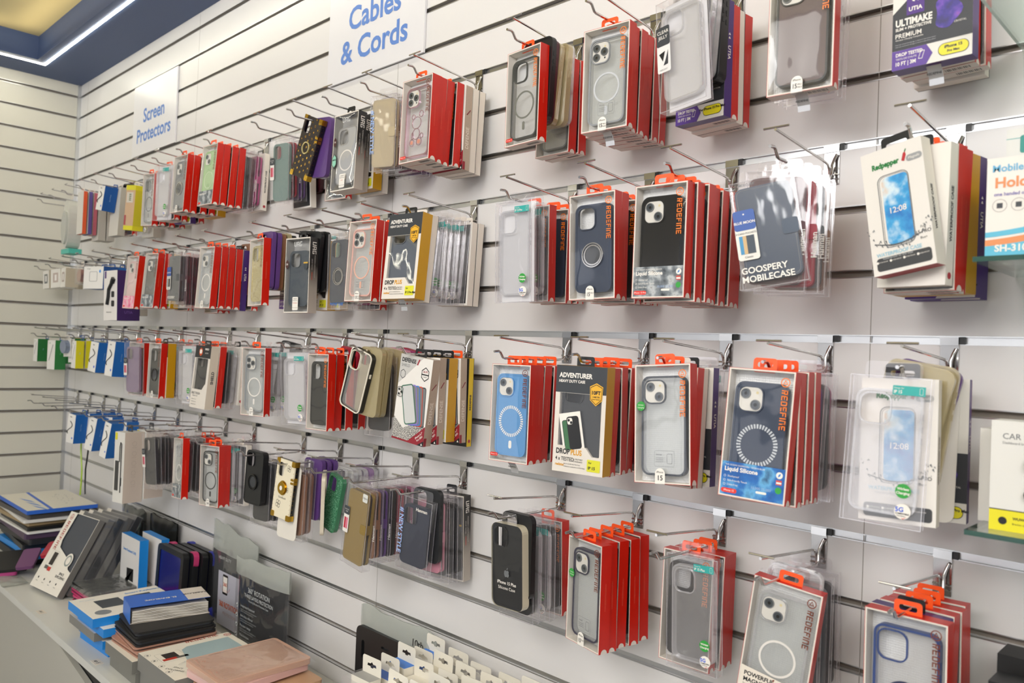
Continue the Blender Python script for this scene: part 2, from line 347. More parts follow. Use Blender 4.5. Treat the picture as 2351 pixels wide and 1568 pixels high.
def size_tag(root, w, h, d, t, big=True):
    b = MB(); tw, th = .017, .0235; x = -w/2+w*.47
    pts = [(x-tw/2, -h), (x+tw/2, -h)]+[(x+tw/2*math.cos(a*PI/8), -h+th-tw/2+tw/2*math.sin(a*PI/8)) for a in range(9)]
    b.flat(pts, -.0006, WHT); b.box(x-tw/2, x+tw/2, -.0006, .012, -h-.0006, -h-.0002, M('b9b6b0', .3))
    p = t.split(' ')
    b.text('iPhone', x, -h+.0175, .0042, BLK, -.0009)
    if len(p) == 1: b.text(p[0], x, -h+.0085, .0105, BLK, -.0009, bold=.015)
    else:
        b.text(p[0], x-.003, -h+.0085, .0095, BLK, -.0009, sx=.8, bold=.015)
        b.text(p[1], x+.0045, -h+.0105, .0034, BLK, -.0009)
        if len(p) > 2: b.text(p[2], x+.0045, -h+.0065, .0034, BLK, -.0009)
    return b.build('size_tag', root)
def hexlogo(b, x, z, r, m, y):
    o = [(x+r*math.cos(PI/2+PI/3*k), z+r*1.1*math.sin(PI/2+PI/3*k)) for k in range(6)]; o = circ(x, z, r, 12); i = circ(x, z, r*.8, 12)
    b.ring(o, i, y, m); t = [(x, z+r*.6), (x-r*.55, z-r*.4), (x+r*.55, z-r*.4)]; t2 = [(x, z+r*.3), (x-r*.3, z-r*.22), (x+r*.3, z-r*.22)]
    b.ring(t, t2, y, m)
def redbox(root, w=.092, h=.184, d=.0205, case=None, tag=None, prt='o', panel=None, sticker=None, lean=0, sidem=None, band=None):
    sm = sidem or RED
    b = MB(); bw = .0026; O = rect(-w/2, w/2, -h, 0); O2 = rect(-w/2+.0005, w/2-.0005, -h+.0005, -.0005); I = rect(-w/2+bw, w/2-bw, -h+bw, -bw)
    b.ring(O, O2, 0, sm); b.ring(O2, I, 0, CARD); b.wall(O, 0, d, [CARD, sm, sm, sm]); b.flat(O[::-1], d, CARD); b.wall(I[::-1], 0, d-.001, CARD); b.flat(I, d-.0012, LINER)
    b.T = SIDE(w)
    n = [(d/2+d*.32*math.cos(a*PI/10), -h+d*.36*math.sin(a*PI/10)) for a in range(11)]
    b.flat(n, 0, CARD); b.text('WWW.REDEFINITION.COM.AU', d/2, -h*.48, .0042, REDL, 0, rot=PI/2, sx=.8)
    b.T = Matrix.Identity(4)
    for k in range(14): b.box(w*.08+k*.0022, w*.08+k*.0022+(.0012 if k % 3 else .0006), d*.3, d*.7, -h-.0002, -h, BLK)
    b.build('carton', root)
    hang_tab(root, ORG if sm is RED else BLK, d*.42)
    c = dict(body=GRY, back=TINTG, cam='open'); c.update(case or {})
    case_parts(root, w-.02, h-.03, .0045, .0105, -h/2-.003, **c)
    fb = MB(); fb.film(-w/2+bw, w/2-bw, -h+bw, -bw, FILM); Y = .0001
    pm = ORGP if prt == 'o' else BRNP
    if prt: 
        x = w/2-.0135; hexlogo(fb, x, -.0155, .0066, pm, Y); fb.strokes('REDEFINE', x-.0042, -.026, .0088, pm, Y, rot=-PI/2, sx=.98)
    if panel == 'silicone':
        fb.flat(rect(-w/2+bw, w/2-bw, -h+bw, -h+.049), .0002, OWLP if band != 'ocean' else OCEAN); x = -w/2+.007
        fb.text('THE OCEAN GUARDIAN - OCEAN BLUE' if band == 'ocean' else 'THE NIGHT GUARDIAN - BLACK', x, -h+.0445, .0032, WHT, Y, al='L'); fb.text('Liquid Silicone', x, -h+.0385, .0083, WHT, Y, al='L', bold=.03)
        for k, tx in enumerate(('Shockproof', 'Skin-Friendly Touch', 'Odor-Free')): fb.text(tx, x+.005, -h+.0285-.0058*k, .0036, WHT, Y, al='L'); fb.ring(circ(x+.001, -h+.0285-.0058*k, .0017, 8), circ(x+.001, -h+.0285-.0058*k, .0013, 8), Y, WHT)
        fb.flat(rr(-w/2+.0155, -h+.0085, .023, .0062, .003), .00005, M('e03226')); fb.text(tag_s.get(band, 'iPhone 15'), -w/2+.0155, -h+.0085, .0038, WHT, 0)
        fb.flat(circ(w/2-.0105, -h+.040, .0046, 18), Y, WHT); fb.flat([(w/2-.0125, -h+.0375), (w/2-.0095, -h+.039), (w/2-.0085, -h+.043), (w/2-.0115, -h+.041)], 0, M('2a7ac8'))
        fb.flat(rect(w/2-.0145, w/2-.0065, -h+.027, -h+.0335), Y, M('c9463e')); fb.flat(rect(w/2-.0140, w/2-.007, -h+.0285, -h+.031), 0, WHT); fb.flat(circ(w/2-.0105, -h+.0195, .0045, 18), Y, GRN)
        fb.text('10,000 25,000', .013, -h+.0175, .005, M('9fb6d8'), Y); fb.flat(rr(.014, -h+.0125, .015, .0032, .0015), Y, WHT)
    if panel == 'powerful':
        fb.flat([(-w/2+bw, -h+bw), (w/2-bw, -h+bw), (w/2-bw, -h+.05), (-w/2+bw, -h+.058)], .0002, M('e6ddd0')); x = -w/2+.008
        fb.text('POWERFUL', x, -h+.0475, .0085, BLK, Y, al='L', bold=.03); fb.text('MAGNETIC FORCE', x, -h+.0385, .0085, BLK, Y, al='L', bold=.03); fb.text('Secure and Stable Attachment', x, -h+.0315, .0045, DGR, Y, al='L')
        for k in range(4): fb.flat([(.0+.012*k, -h+.052-.002*k), (.003+.012*k, -h+.053-.002*k), (.001+.012*k, -h+.047-.003*k)], Y, M('7a3a22'))
    if panel == 'picture': 
        fb.flat(rect(-w/2+bw, w/2-bw, -h+bw, -h+.044), .0002, {'pink': PINKP, 'owl': OWLP, 'green': OWLP}.get(band, OWLP)); fb.text('Liquid Silicone', -w/2+.007, -h+.035, .007, WHT, Y, al='L', bold=.03); fb.flat(rr(-w/2+.012, -h+.008, .016, .006, .003), .00005, M('e03226'))
    if sticker == 'red': fb.flat(rr(-w/2+.0125, -h+.0125, .019, .0065, .003), Y, M('dd2a1e')); fb.text('iPhone 15', -w/2+.0125, -h+.0125, .0038, WHT, 0)
    if sticker == 'green': fb.flat(circ(-w/2+.011, -h+.118, .0075, 20), Y, GRN); fb.text('Wirless', -w/2+.011, -h+.1195, .0032, WHT, 0); fb.text('Charging', -w/2+.011, -h+.1155, .0032, WHT, 0)
    if sticker == 'info': pass
    if sticker in ('info', 'green', 'magnet'):
        o = rr(.004, -h+.038, .034, .024, .003); fb.ring(o, rr(.004, -h+.038, .0333, .0233, .0027), Y, GRY); fb.text('Access', -.005, -h+.044, .0036, DGR, Y)
        for k in range(3): fb.text('removable film', -.004, -h+.039-.0028*k, .0022, DGR, Y)
        fb.ring(rr(.013, -h+.038, .009, .015, .002), rr(.013, -h+.038, .0082, .0142, .0017), Y, DGR)
    fb.build('window_film', root, smooth=True)
    if tag: size_tag(root, w, h, d, tag)
tag_s = {'ocean': 'iPhone 15', None: 'iPhone 15 Pro'}
def clearbox(root, w=.09, h=.186, d=.016, case=None, label='IP 15', card=False, five=True, wire=False, tab=True, inner='case', color=None, txts=(), m=PET, extra=None):
    b = MB(); b.box(-w/2, w/2, 0, d, -h, 0, m)
    e = .0009
    for x in (-w/2, w/2-e): b.box(x, x+e, -.0002, .0006, -h, 0, PETEDGE); b.box(x, x+e, d-.0006, d, -h, 0, PETEDGE)
    for z in (-h, -e): b.box(-w/2+e, w/2-e, -.0002, .0006, z, z+e, PETEDGE)
    if tab: b.plate(rr(0, .008, w*.72, .022, .007), [rr(0, .0085, .024, .007, .003)], d-.0008, d-.0003, PET)
    if card: b.box(-w/2+.008, w/2-.002, d-.003, d-.002, -h+.002, -.002, M('d9d8da'))
    b.build('plastic_packet', root)
    if inner == 'case':
        c = dict(body=TPUEDGE, back=TPU, cam='open'); c.update(case or {}); case_parts(root, w-.016, h-.03, .003, min(.0105, d-.004), -h/2-.001, **c)
    else: wallet_parts(root, w-.012, h-.02, .0015, d-.003, -h/2, color, **(extra or {}))
    if label:
        q = MB(); q.flat(rect(.004, w/2-.006, -.022, -.0105), -.0006, TEAL); q.text('Design for', .0055, -.0135, .0027, WHT, -.0009, al='L'); q.text(label, .0055, -.0183, .0056, WHT, -.0009, al='L', bold=.02, sx=.85); q.ring(rr(w/2-.0105, -.0163, .004, .008, .001), rr(w/2-.0105, -.0163, .0033, .0073, .0007), -.0009, WHT); q.build('model_label', root)
    if five:
        x = w*.26; q = MB(); q.flat(circ(x, -h+.045, .0088, 24), -.0006, GRN); q.text('Wirless', x, -h+.0475, .0042, WHT, -.0009, bold=.03); q.text('Charging', x, -h+.0425, .0042, WHT, -.0009, bold=.03); q.build('charging_sticker', root)
        q = MB(); q.flat(circ(x+.001, -h+.0205, .0093, 24), -.0006, WHT); q.text('5G', x-.0025, -h+.0225, .0078, M('2f5fd0'), -.0009, bold=.03); q.text('COMPATIBLE', x+.001, -h+.0178, .0026, BLK, -.0009, bold=.03); q.text('MATERIAL', x, -h+.0150, .0022, DGR, -.0009)
        q.flat([(x, -h+.0132), (x+.002, -h+.0122), (x+.0062, -h+.0148), (x+.002, -h+.0112)], -.0009, M('d8342a')); q.build('compatibility_sticker', root)
    for (t, x, z, s, mm, rot) in txts: q = MB(); q.text(t, x, z, s, mm, -.0008, rot=rot, bold=.02); q.build('printed_lettering', root)
def wallet_parts(root, w, h, y0, t, cz, color, hole=False, strap=True, button=False, open_side='r'):
    b = MB(); m = color
    if hole: b.plate(rr(0, cz, w, h, .010), [rr(-w/2+.022, cz+h/2-.03, .026, .034, .009)], y0, y0+.004, m); b.prism(rr(0, cz, w, h, .01), y0+.0045, y0+t, m)
    else: b.prism(rr(0, cz, w, h, .010), y0, y0+t*.3, m); b.prism(rr(-.001, cz, w-.003, h-.003, .010), y0+t*.32, y0+t*.66, M('3a3533', .5)); b.prism(rr(0, cz, w, h, .010), y0+t*.68, y0+t, m)
    b.frame(rr(0, cz, w-.005, h-.005, .008), rr(0, cz, w-.0055, h-.0055, .0078), y0-.0002, y0, M('9a948c'))
    o = b.build('wallet_case', root)
    if strap:
        s = MB(); s.prism(rr(w/2-.008, cz+.002, .022, .022, .004), y0-.0016, y0-.0003, m); s.box(w/2+.0001, w/2+.001, y0-.001, y0+t, cz-.009, cz+.013, m); s.build('strap', o)
    return o
def loose(root, w=.078, h=.155, t=.011, cx=.016, cz=None, **c):
    cz = -h/2 if cz is None else cz
    c.setdefault('back', TPU); case_parts(root, w, h, 0, t, cz, cx=cx, **c)
def carton(root, w, h, d, front, side, top=None, bottom=None, left=None, window=None, inside=None, tab=BLK, fn=None, sidefn=None, back=None, tabw=.034):
    b = MB()
    if window:
        O = rect(-w/2, w/2, -h, 0); b.holed(O, [window], 0, front); b.wall(O, 0, d, [bottom or side, side, top or side, left or side]); b.flat(O[::-1], d, back or front); b.wall(window[::-1], 0, d-.002, front); b.flat(O, d-.0015, M('202124'))
    else: b.box(-w/2, w/2, 0, d, -h, 0, front, front=front, right=side, left=left or side, top=top or side, bottom=bottom or side, back=back or front)
    if fn: fn(b, w, h, d)
    if sidefn: b.T = SIDE(w); sidefn(b, w, h, d); b.T = Matrix.Identity(4)
    b.build('carton', root)
    if tab: hang_tab(root, tab, d*.45, tabw)
    if window:
        if inside: case_parts(root, w-.022, h-.045, .004, .0105, -h/2+.002, **inside)
        q = MB(); q.flat(window, .0004, FILM); q.build('window_film', root)
def adventurer(root, w, h, d, inside, model='IP 15', inset=False):
    x0, x1 = -w/2, w/2
    win = [(x0+.009, -h+.045), (x1-.034, -h+.045), (x1-.022, -h+.031), (x1-.008, -h+.031), (x1-.008, -.047), (x0+.009, -.047)]
    def fn(b, w, h, d):
        b.flat(rect(x0, x1, -.0465, 0), -.0002, M('33373c')); b.text('ADVENTURER', x0+.006, -.017, .0112, WHT, -.0005, al='L', bold=.035, sx=.9); b.text('HEAVY DUTY CASE', x0+.006, -.027, .0066, WHT, -.0005, al='L', bold=.03, sx=.9)
        cx, cz = x1-.0185, -.046; sh = [(cx-.0125, cz+.013), (cx, cz+.019), (cx+.0125, cz+.013), (cx+.0115, cz-.010), (cx, cz-.0195), (cx-.0115, cz-.010)]
        b.flat(sh, -.0009, mat('badge_amber', S('e6ae2a'), .35)); b.ring([(cx+(a-cx)*.9, cz+(c-cz)*.9) for a, c in sh], [(cx+(a-cx)*.84, cz+(c-cz)*.84) for a, c in sh], -.0012, BLK)
        b.text('10FT', cx-.0005, cz+.0025, .0085, BLK, -.0012, bold=.04); b.text('3-METER', cx, cz-.0045, .0036, BLK, -.0012, bold=.02); b.text('DROP TESTED', cx, cz-.0085, .0024, BLK, -.0012, bold=.02)
        b.text('DROP', x0+.007, -h+.035, .0125, BLK, -.0005, al='L', bold=.03, sx=.8); b.text('PLUS', x0+.036, -h+.035, .0125, M('d99a1c'), -.0005, al='L', bold=.03, sx=.8); b.text('4 x TESTED', x0+.006, -h+.0225, .0092, BLK, -.0005, al='L', bold=.01, sx=.8)
        b.text('to MILITARY', x0+.041, -h+.024, .0035, BLK, -.0005, al='L'); b.text('STANDARD', x0+.041, -h+.020, .0035, BLK, -.0005, al='L'); b.text('redstar', x0+.006, -h+.0125, .0062, M('d99a1c'), -.0005, al='L', bold=.03)
        for k in range(2): b.text('MULTI-LAYER PROTECTION' if not k else 'WIRELESS CHARGING COMPATIBLE', x0+.023, -h+.0145-.0045*k, .0026, DGR, -.0005, al='L')
        b.flat(rr(x1-.0175, -h+.0165, .025, .020, .0015), -.0006, M('d9d62a')); b.text('for', x1-.027, -h+.0215, .005, M('3a3d20'), -.0009, al='L', bold=.02); b.text(model, x1-.0275, -h+.0125, .0068, BLK, -.0009, al='L', bold=.03, sx=.72 if len(model) > 6 else 1)
        if inset:
            T = Matrix.Translation((x0+.036, 0, -h+.068)) @ Matrix.Rotation(-.2, 4, 'Y'); b.T = T @ Matrix.Identity(4)
            b.flat(rect(-.021, .021, -.035, .035), .0002, WHT); b.flat(rr(-.008, -.003, .018, .052, .004), 0, BLK); b.flat(rr(-.008, -.003, .016, .050, .003), -.0001, M('3f6e4a')); b.flat(rr(.0045, .0, .024, .056, .005), -.0002, M('1b1b1d'))
            b.flat(rr(-.001, .020, .010, .011, .003), -.0003, WHT); b.flat(circ(-.003, .022, .0025, 10), -.0005, BLK); b.flat(circ(.0015, .0175, .0025, 10), -.0005, BLK); b.T = Matrix.Identity(4)
    carton(root, w, h, d, CARD, YEL, window=win, inside=inside, fn=fn)
def defense(root, w, h, d, front=True):
    x0, x1 = -w/2, w/2
    def fn(b, w, h, d):
        b.flat([(x0, 0), (x0, -.065), (x0+.004, -.062), (x0+.068, 0)], -.0001, M('c3c1bd')); b.text('DEFENSE', x0+.005, -.012, .0125, BLK, -.0004, al='L', bold=.03, sx=.86); b.flat([(x0+.050, -.018), (x0+.0535, -.018), (x0+.0585, -.005), (x0+.055, -.005)], -.0004, M('9c1f2e'))
        b.text('SHIELD', x0+.005, -.0235, .009, GRY, -.0004, al='L', sx=.9)
        for (cx, cz, r, mm) in ((x1-.018, -.034, .0125, BLK), (x0+.012, -.043, .0085, DGR)):
            sh = [(cx+r*math.cos(PI/2+k*PI/3), cz+r*1.25*math.sin(PI/2+k*PI/3)) for k in range(6)]; b.ring(sh, [(cx+(a-cx)*.86, cz+(c-cz)*.86) for a, c in sh], -.0004, mm)
        b.text('10 FT', x1-.018, -.029, .006, M('9c1f2e'), -.0004, bold=.03); b.flat(rect(x1-.029, x1-.007, -.036, -.0335), -.0004, BLK); b.text('3 METER', x1-.018, -.040, .003, BLK, -.0004)
        b.flat([(x0, -h), (x1, -h), (x1, -h+.038), (x1-.012, -h+.055), (x0+.03, -h+.028), (x0, -h+.05)], -.0001, SPECK)
        for k, cc in enumerate(('44464a', 'c8442c', '3f7fc8', '8a76c8', '3f6e5a')):
            b.T = Matrix.Translation((x1-.020-.0085*k, -.0005-.0004*k, -.105)) @ Matrix.Rotation(-.06-.055*k, 4, 'Y') @ Matrix.Diagonal((.62+.06*k, 1, 1, 1))
            b.frame(rr(0, 0, .042, .086, .007), rr(0, 0, .037, .081, .005), -.0003, 0, M(cc)); b.flat(rr(0, 0, .037, .081, .005), -.0001, M('c9cac8') if k == 4 else M('77797a')); b.T = Matrix.Identity(4)
        b.T = Matrix.Translation((x0+.012, -.003, -.082)); b.frame(rr(0, 0, .017, .022, .005), rr(0, 0, .015, .020, .004), -.0002, 0, BLK)
        for a, c in ((-.003, .005), (-.003, -.005), (.004, 0)): b.flat(circ(a, c, .0027, 10), -.0003, BLK)
        b.T = Matrix.Identity(4)
        b.flat([(x0, -h), (x1, -h), (x1, -h+.043), (x1-.046, -h+.004), (x0, -h+.004)], -.0004, M('8e1c2a')); b.text('iPhone 6.1"', x1-.015, -h+.021, .0055, WHT, -.0007, rot=.74, bold=.02); b.text('Pro 2021', x1-.0115, -h+.0155, .0055, WHT, -.0007, rot=.74, bold=.02); b.flat([(x1-.018, -h), (x1, -h), (x1, -h+.012)], -.0006, BLK)
        b.flat([(x1-.007, -h+.002), (x1-.002, -h+.002), (x1-.0045, -h+.007)], -.0009, WHT)
    def sf(b, w, h, d): b.text('DEFENSE', d/2, -h*.62, .0135, M('ddd2c4'), 0, rot=PI/2, bold=.02, sx=.9); b.flat([(d*.2, -h*.35), (d*.2+.003, -h*.35), (d*.85, -h*.35+.013), (d*.85-.003, -h*.35+.013)], -.0001, M('7c1a2a')); b.flat(rect(0, d*.35, -h, -h+.018), -.0001, M('8e1c2a'))
    carton(root, w, h, d, M('e6e2dc'), HERR, top=M('d8d0c6'), fn=fn, sidefn=sf)
def uag(root, w, h, d, case, front=True, badge='teal'):
    x0, x1 = -w/2, w/2
    win = rect(x0+.002, x1-.002, -h+.003, -.003)
    def sf(b, w, h, d):
        b.strokes('UAG', d*.3, -.012, d*.45, WHT, 0, rot=-PI/2); b.text('MODERN LIGHTWEIGHT', d*.62, -.075, .0052, M('c8c3bc'), 0, rot=-PI/2); b.text('DROP TESTED', d*.3, -.07, .0045, M('c8c3bc'), 0, rot=-PI/2); b.flat(rect(d*.3, d*.36, -.11, -.09), 0, M('c8402c'))
    def fn(b, w, h, d):
        b.T = Matrix.Translation((0, 0, 0))
        b.strokes('UAG', -.0135, -.0225, .012, M('d8d8d6'), -.0003)
        sh = [(x0+.008+.0065*math.cos(PI/2+k*PI/3), -.068+.012*math.sin(PI/2+k*PI/3)) for k in range(6)]; b.flat(sh, -.0004, M('4a2a28')); b.text('16' if badge == 'teal' else '20', x0+.008, -.068, .006, WHT, -.0006, bold=.03)
        if badge == 'teal': s2 = [(x0+.0095+.0095*math.cos(PI/2+k*PI/3), -.116+.0185*math.sin(PI/2+k*PI/3)) for k in range(6)]; b.flat(s2, -.0004, BLK); b.flat([(x0+.0095+(a-x0-.0095)*.86, -.116+(c+.116)*.86) for a, c in s2], -.0005, M('8cc8b0')); b.text('MAG', x0+.0095, -.113, .006, BLK, -.0007, bold=.03)
        else: b.flat([(x1-.022, -.068), (x1-.006, -.068), (x1-.006, -.078), (x1-.014, -.086), (x1-.022, -.078)], -.0004, M('3a4148')); b.flat(rect(x1-.022, x1-.006, -.068, -.064), -.0005, M('c9a13b'))
        b.flat(rr(-.002, -h+.024, .022, .034, .003), -.0004, WHT); b.text('PREMIUM', -.002, -h+.036, .0035, DGR, -.0006); b.text('PROTECTION', -.002, -h+.0315, .003, DGR, -.0006); b.text('PLYO' if badge == 'teal' else 'MONARCH', -.002, -h+.025, .0034, M('c8402c'), -.0006); b.text('iPhone 13 Pro Max', -.002, -h+.013, .0028, BLK, -.0006)
    b = MB(); O = rect(x0, x1, -h, 0); b.ring(O, win, 0, CARD); b.wall(O, 0, d, [CARD, UAGS, M('2a2928'), M('c9c0b6')]); b.flat(O[::-1], d, CARD); b.wall(win[::-1], 0, d-.001, M('9a9894')); b.flat(win, d-.0012, M('a5a4a2', .35))
    b.T = SIDE(w); sf(b, w, h, d); b.T = Matrix.Identity(4)
    b.build('carton', root); hang_tab(root, BLK, d*.5, .03, .02)
    case_parts(root, w-.022, h-.05, .006, .0115, -h/2-.008, **case)
    q = MB(); q.film(x0+.002, x1-.002, -h+.003, -.003, FILM); fn(q, w, h, d); q.build('window_film', root, smooth=True)
def utia(root, w, h, d, big=False, model='For iPhone 15 Pro Max'):
    x0, x1 = -w/2, w/2
    win = rect(x0+.017, x1-.017, -h+.092, -.018)
    def fn(b, w, h, d):
        b.flat([(x0+.0005, -h+.022), (x1-.0005, -h+.022), (x1-.0005, -h+.079), (x0+.017, -h+.079), (x0+.0005, -h+.066)], -.0002, M('2d2f35')) if 0 else b.flat([(x0, -h+.026), (x1, -h+.026), (x1, -h+.09), (x0+.017, -h+.09), (x0, -h+.075)], -.0002, M('2d2f35'))
        b.flat(rr(x0+.0285, -h+.083, .022, .026, .001), -.0006, M('4d2a80')); b.text('UTIA', x0+.0285, -h+.077, .0075, WHT, -.0009, bold=.03); b.flat([(x0+.024, -h+.088), (x0+.0275, -h+.090), (x0+.0275, -h+.086)], -.0009, WHT); b.flat([(x0+.029, -h+.088), (x0+.0325, -h+.090), (x0+.0325, -h+.086)], -.0009, WHT)
        b.text('ULTIMAKE', x0+.004, -h+.0615, .0125, WHT, -.0005, al='L', bold=.04, sx=.78); b.text('SLIM + PROTECTIVE', x0+.004, -h+.0535, .0053, WHT, -.0005, al='L', bold=.03, sx=.95); b.text('PREMIUM', x0+.004, -h+.0445, .0085, WHT, -.0005, al='L', bold=.01, sx=.95)
        b.text('Wireless Charging Compatible', x0+.004, -h+.0395, .0028, WHT, -.0005, al='L')
        for k in range(2): b.text('Case may not prevent damage to device in case of any impact', x0+.004, -h+.0335-.0028*k, .002, M('b8b8bc'), -.0005, al='L')
        b.flat([(x1-.030+.019*math.cos(a)*(.8+.2*math.cos(3*a)), -h+.062+.021*math.sin(a)) for a in [2*PI*k/24 for k in range(24)]], -.0005, GALAXY); b.text('CRYSTAL', x1-.014, -h+.046, .0035, WHT, -.0008)
        b.flat([(x0, -h), (x0, -h+.0257), (x0+.043, -h+.0257), (x0+.0505, -h+.013), (x0+.043, -h)], -.0004, M('5a3a94')); b.text('DROP TESTED', x0+.005, -h+.0195, .0062, WHT, -.0006, al='L', bold=.03, sx=.85); b.text('TESTS DE CHUTE', x0+.005, -h+.0140, .0034, WHT, -.0006, al='L'); b.text('10 FT | 3M', x0+.005, -h+.0075, .0070, WHT, -.0006, al='L', bold=.03, sx=.85)
        b.ring([(x0+.033, -h+.009), (x0+.038, -h+.0085), (x0+.041, -h+.019), (x0+.036, -h+.02)], [(x0+.0337, -h+.0097), (x0+.0375, -h+.0093), (x0+.0402, -h+.0184), (x0+.0366, -h+.0192)], -.0006, WHT)
        b.flat(rr(x1-.0215, -h+.0135, .036, .016, .0075), -.0004, BLK); b.flat(rr(x1-.0215, -h+.0135, .0345, .0145, .007), -.0006, YELB); p = model.split('|'); b.text(p[0], x1-.0215, -h+.0163, .0052, BLK, -.0008, bold=.04); b.text(p[1] if len(p) > 1 else '', x1-.0215, -h+.0105, .0042, BLK, -.0008, bold=.04)
    def sf(b, w, h, d): b.text('UTIA', d/2, -h*.45, .010, WHT, 0, rot=-PI/2, bold=.02); b.flat([(d*.35, -h*.3), (d*.65, -h*.3), (d*.5, -h*.3+.004)], 0, WHT); b.flat([(d*.35, -h*.3-.006), (d*.65, -h*.3-.006), (d*.5, -h*.3-.002)], 0, WHT)
    carton(root, w, h, d, M('e0dcd4'), PUR, window=win, inside=None, fn=fn, sidefn=sf)
    case_parts(root, w-.02, h-.03, .004, .0105, -h/2, body=TPUEDGE, back=M('b9babd', .25))
def redpepper(root, w, h, d):
    x0, x1 = -w/2, w/2
    b = MB(); b.box(x0, x1, 0, d, -h, 0, M('e4dfd8', .4), right=M('ded6ca'), bottom=M('a8202c'))
    b.box(x0+.006, x1+.001, -.0008, -.0002, -h+.006, -.002, M('e8e3dc', .35)) if 0 else None
    b.text('Redpepper', -.0085, -.022, .0098, M('1f7a3a'), -.0004, bold=.05, sx=.82); b.flat([(.013, -.024), (.0165, -.0255), (.0195, -.018), (.0185, -.0135), (.0160, -.0150)], -.0005, M('b8242c')); b.flat([(.0175, -.0135), (.0195, -.0100), (.0205, -.0105), (.0190, -.0140)], -.0005, M('1f7a3a'))
    b.flat(rr(.029, -.0235, .020, .0085, .004), -.0004, M('9a9b9c')); b.text('Magsafe', .029, -.0235, .0045, WHT, -.0006)
    b.frame(rr(-.001, -.083, .041, .095, .009), rr(-.001, -.083, .0395, .0935, .0083), -.0006, 0, GRY); b.frame(rr(-.0005, -.083, .0375, .0915, .008), rr(-.0005, -.083, .0370, .091, .0078), -.0006, 0, GRY)
    b.flat(rr(.001, -.083, .034, .088, .006), -.0004, SKY); b.text('12:08', .001, -.084, .0105, WHT, -.0007, bold=.01)
    rg = random.Random(3)
    for k in range(46):
        a = PI*(1.02+.96*rg.random()); q = .034+.012*rg.random(); x = q*math.cos(a)*.95; z = -.10+q*math.sin(a)*.75; s = .0006+.0013*rg.random(); b.flat([(x, z+s), (x-s, z), (x+s*.6, z-s*1.4)], -.0007, M('6f7275'))
    for k in range(18): b.flat([(-.034+.0035*k, -.121-.006*math.sin(k/17*PI)), (-.0305+.0035*k, -.121-.006*math.sin((k+1)/17*PI)), (-.0305+.0035*k, -.1215-.007*math.sin((k+1)/17*PI)), (-.034+.0035*k, -.1225-.006*math.sin(k/17*PI))], -.0008, M('54585c'))
    b.text('For', .029, -.114, .004, DGR, -.0005); b.text('15 PRO', .029, -.1205, .0062, DGR, -.0005, bold=.01); b.text('Dot+', .029, -.128, .004, DGR, -.0005)
    b.text('WATERPROOF CASE', -.004, -.1375, .0066, M('9cc4d4'), -.0005, bold=.03, sx=.95); b.text('waterproof to the max', -.006, -.1425, .0042, M('b5b8ba'), -.0005)
    b.flat(rr(.001, -h+.0135, w-.010, .017, .004), -.0004, M('3c3d3f'))
    for k in range(4): b.flat(circ(-.033+.0175*k, -h+.0165, .0016, 10), -.0006, WHT); b.text('WATER PROOF', -.026+.0175*k, -h+.0165, .002, WHT, -.0006)
    b.T = SIDE(w); b.text('WATERPROOF CASE', d/2, -h*.55, .0062, BLK, 0, rot=PI/2, bold=.04); b.T = Matrix.Identity(4)
    b.build('carton', root); hang_tab(root, BLK, d*.8, .04, .02)
def whitebox(root, w=.09, h=.18, d=.018, side='e0d8cc', front='e6e1d9', edge=True, txt='', tab=True, tmat=None, tabm=None):
    b = MB(); b.box(-w/2, w/2, 0, d, -h, 0, M(front), right=M(side), left=M(side), top=M(side), bottom=M(side))
    if edge: b.box(-w/2+.005, w/2-.005, -.0003, 0, -h+.005, -.005, M('2c2e32', .3)); b.box(-w/2-.0003, w/2+.0003, d-.0006, d+.0002, -h-.0003, .0003, M('3a3a3c'))
    if txt: b.T = SIDE(w); b.text(txt, d/2, -h*.5, .0075, tmat or DGR, 0, rot=PI/2, bold=.03); b.flat(circ(d/2, -h+.012, d*.25, 16), 0, M('a8303a')); b.T = Matrix.Identity(4)
    b.build('carton', root)
    if tab: hang_tab(root, tabm or mat('white_tab', S('e4dcd2'), .5), d*.5)
def cablebox(root, w, h, d, side='1463b0', front='e8e6e2', pic='curve', top=None):
    b = MB(); b.box(-w/2, w/2, 0, d, -h, 0, M(front), right=M(side), bottom=M(side), top=M(side), left=M(side), back=M(side))
    if pic == 'curve':
        p = [(-w*.12+w*.3*math.sin(k*.55), -.0012, -h*.25-h*.045*k) for k in range(11)]; b.tube(p, .0014, BLK, 6)
        b.text('Cable', -w*.1, -h*.1, .006, DGR, -.0004, bold=.03); b.flat(circ(w*.28, -h*.82, w*.08, 12), -.0004, M('2f5fd0'))
    if pic == 'line':
        b.flat([(-w*.3, -h*.7), (-w*.22, -h*.7), (w*.25, -h*.15), (w*.17, -h*.15)], -.0004, M('8c8f8c')); b.text('USB', -w*.2, -h*.1, .007, GRN, -.0004)
    if pic == 'plug': b.frame(rr(0, -h*.45, w*.4, h*.45, .006), rr(0, -h*.45, w*.37, h*.41, .005), -.0006, 0, M('a8a8a8')); b.text('Charger', -w*.25, -h*.1, .007, GRY, -.0004); b.flat(circ(w*.33, -h*.22, .006, 14), -.0004, M('2f8fe0'))
    b.T = SIDE(w); b.text('Quick Charge' if pic != 'line' else 'Fast', d/2, -h*.45, .005, M('9ab8dc') if side[0] != '2' else M('a8d0b0'), 0, rot=PI/2); b.T = Matrix.Identity(4)
    b.build('carton', root); hang_tab(root, mat('blue_tab', S(side), .4), d-.001, w*.7, .015)
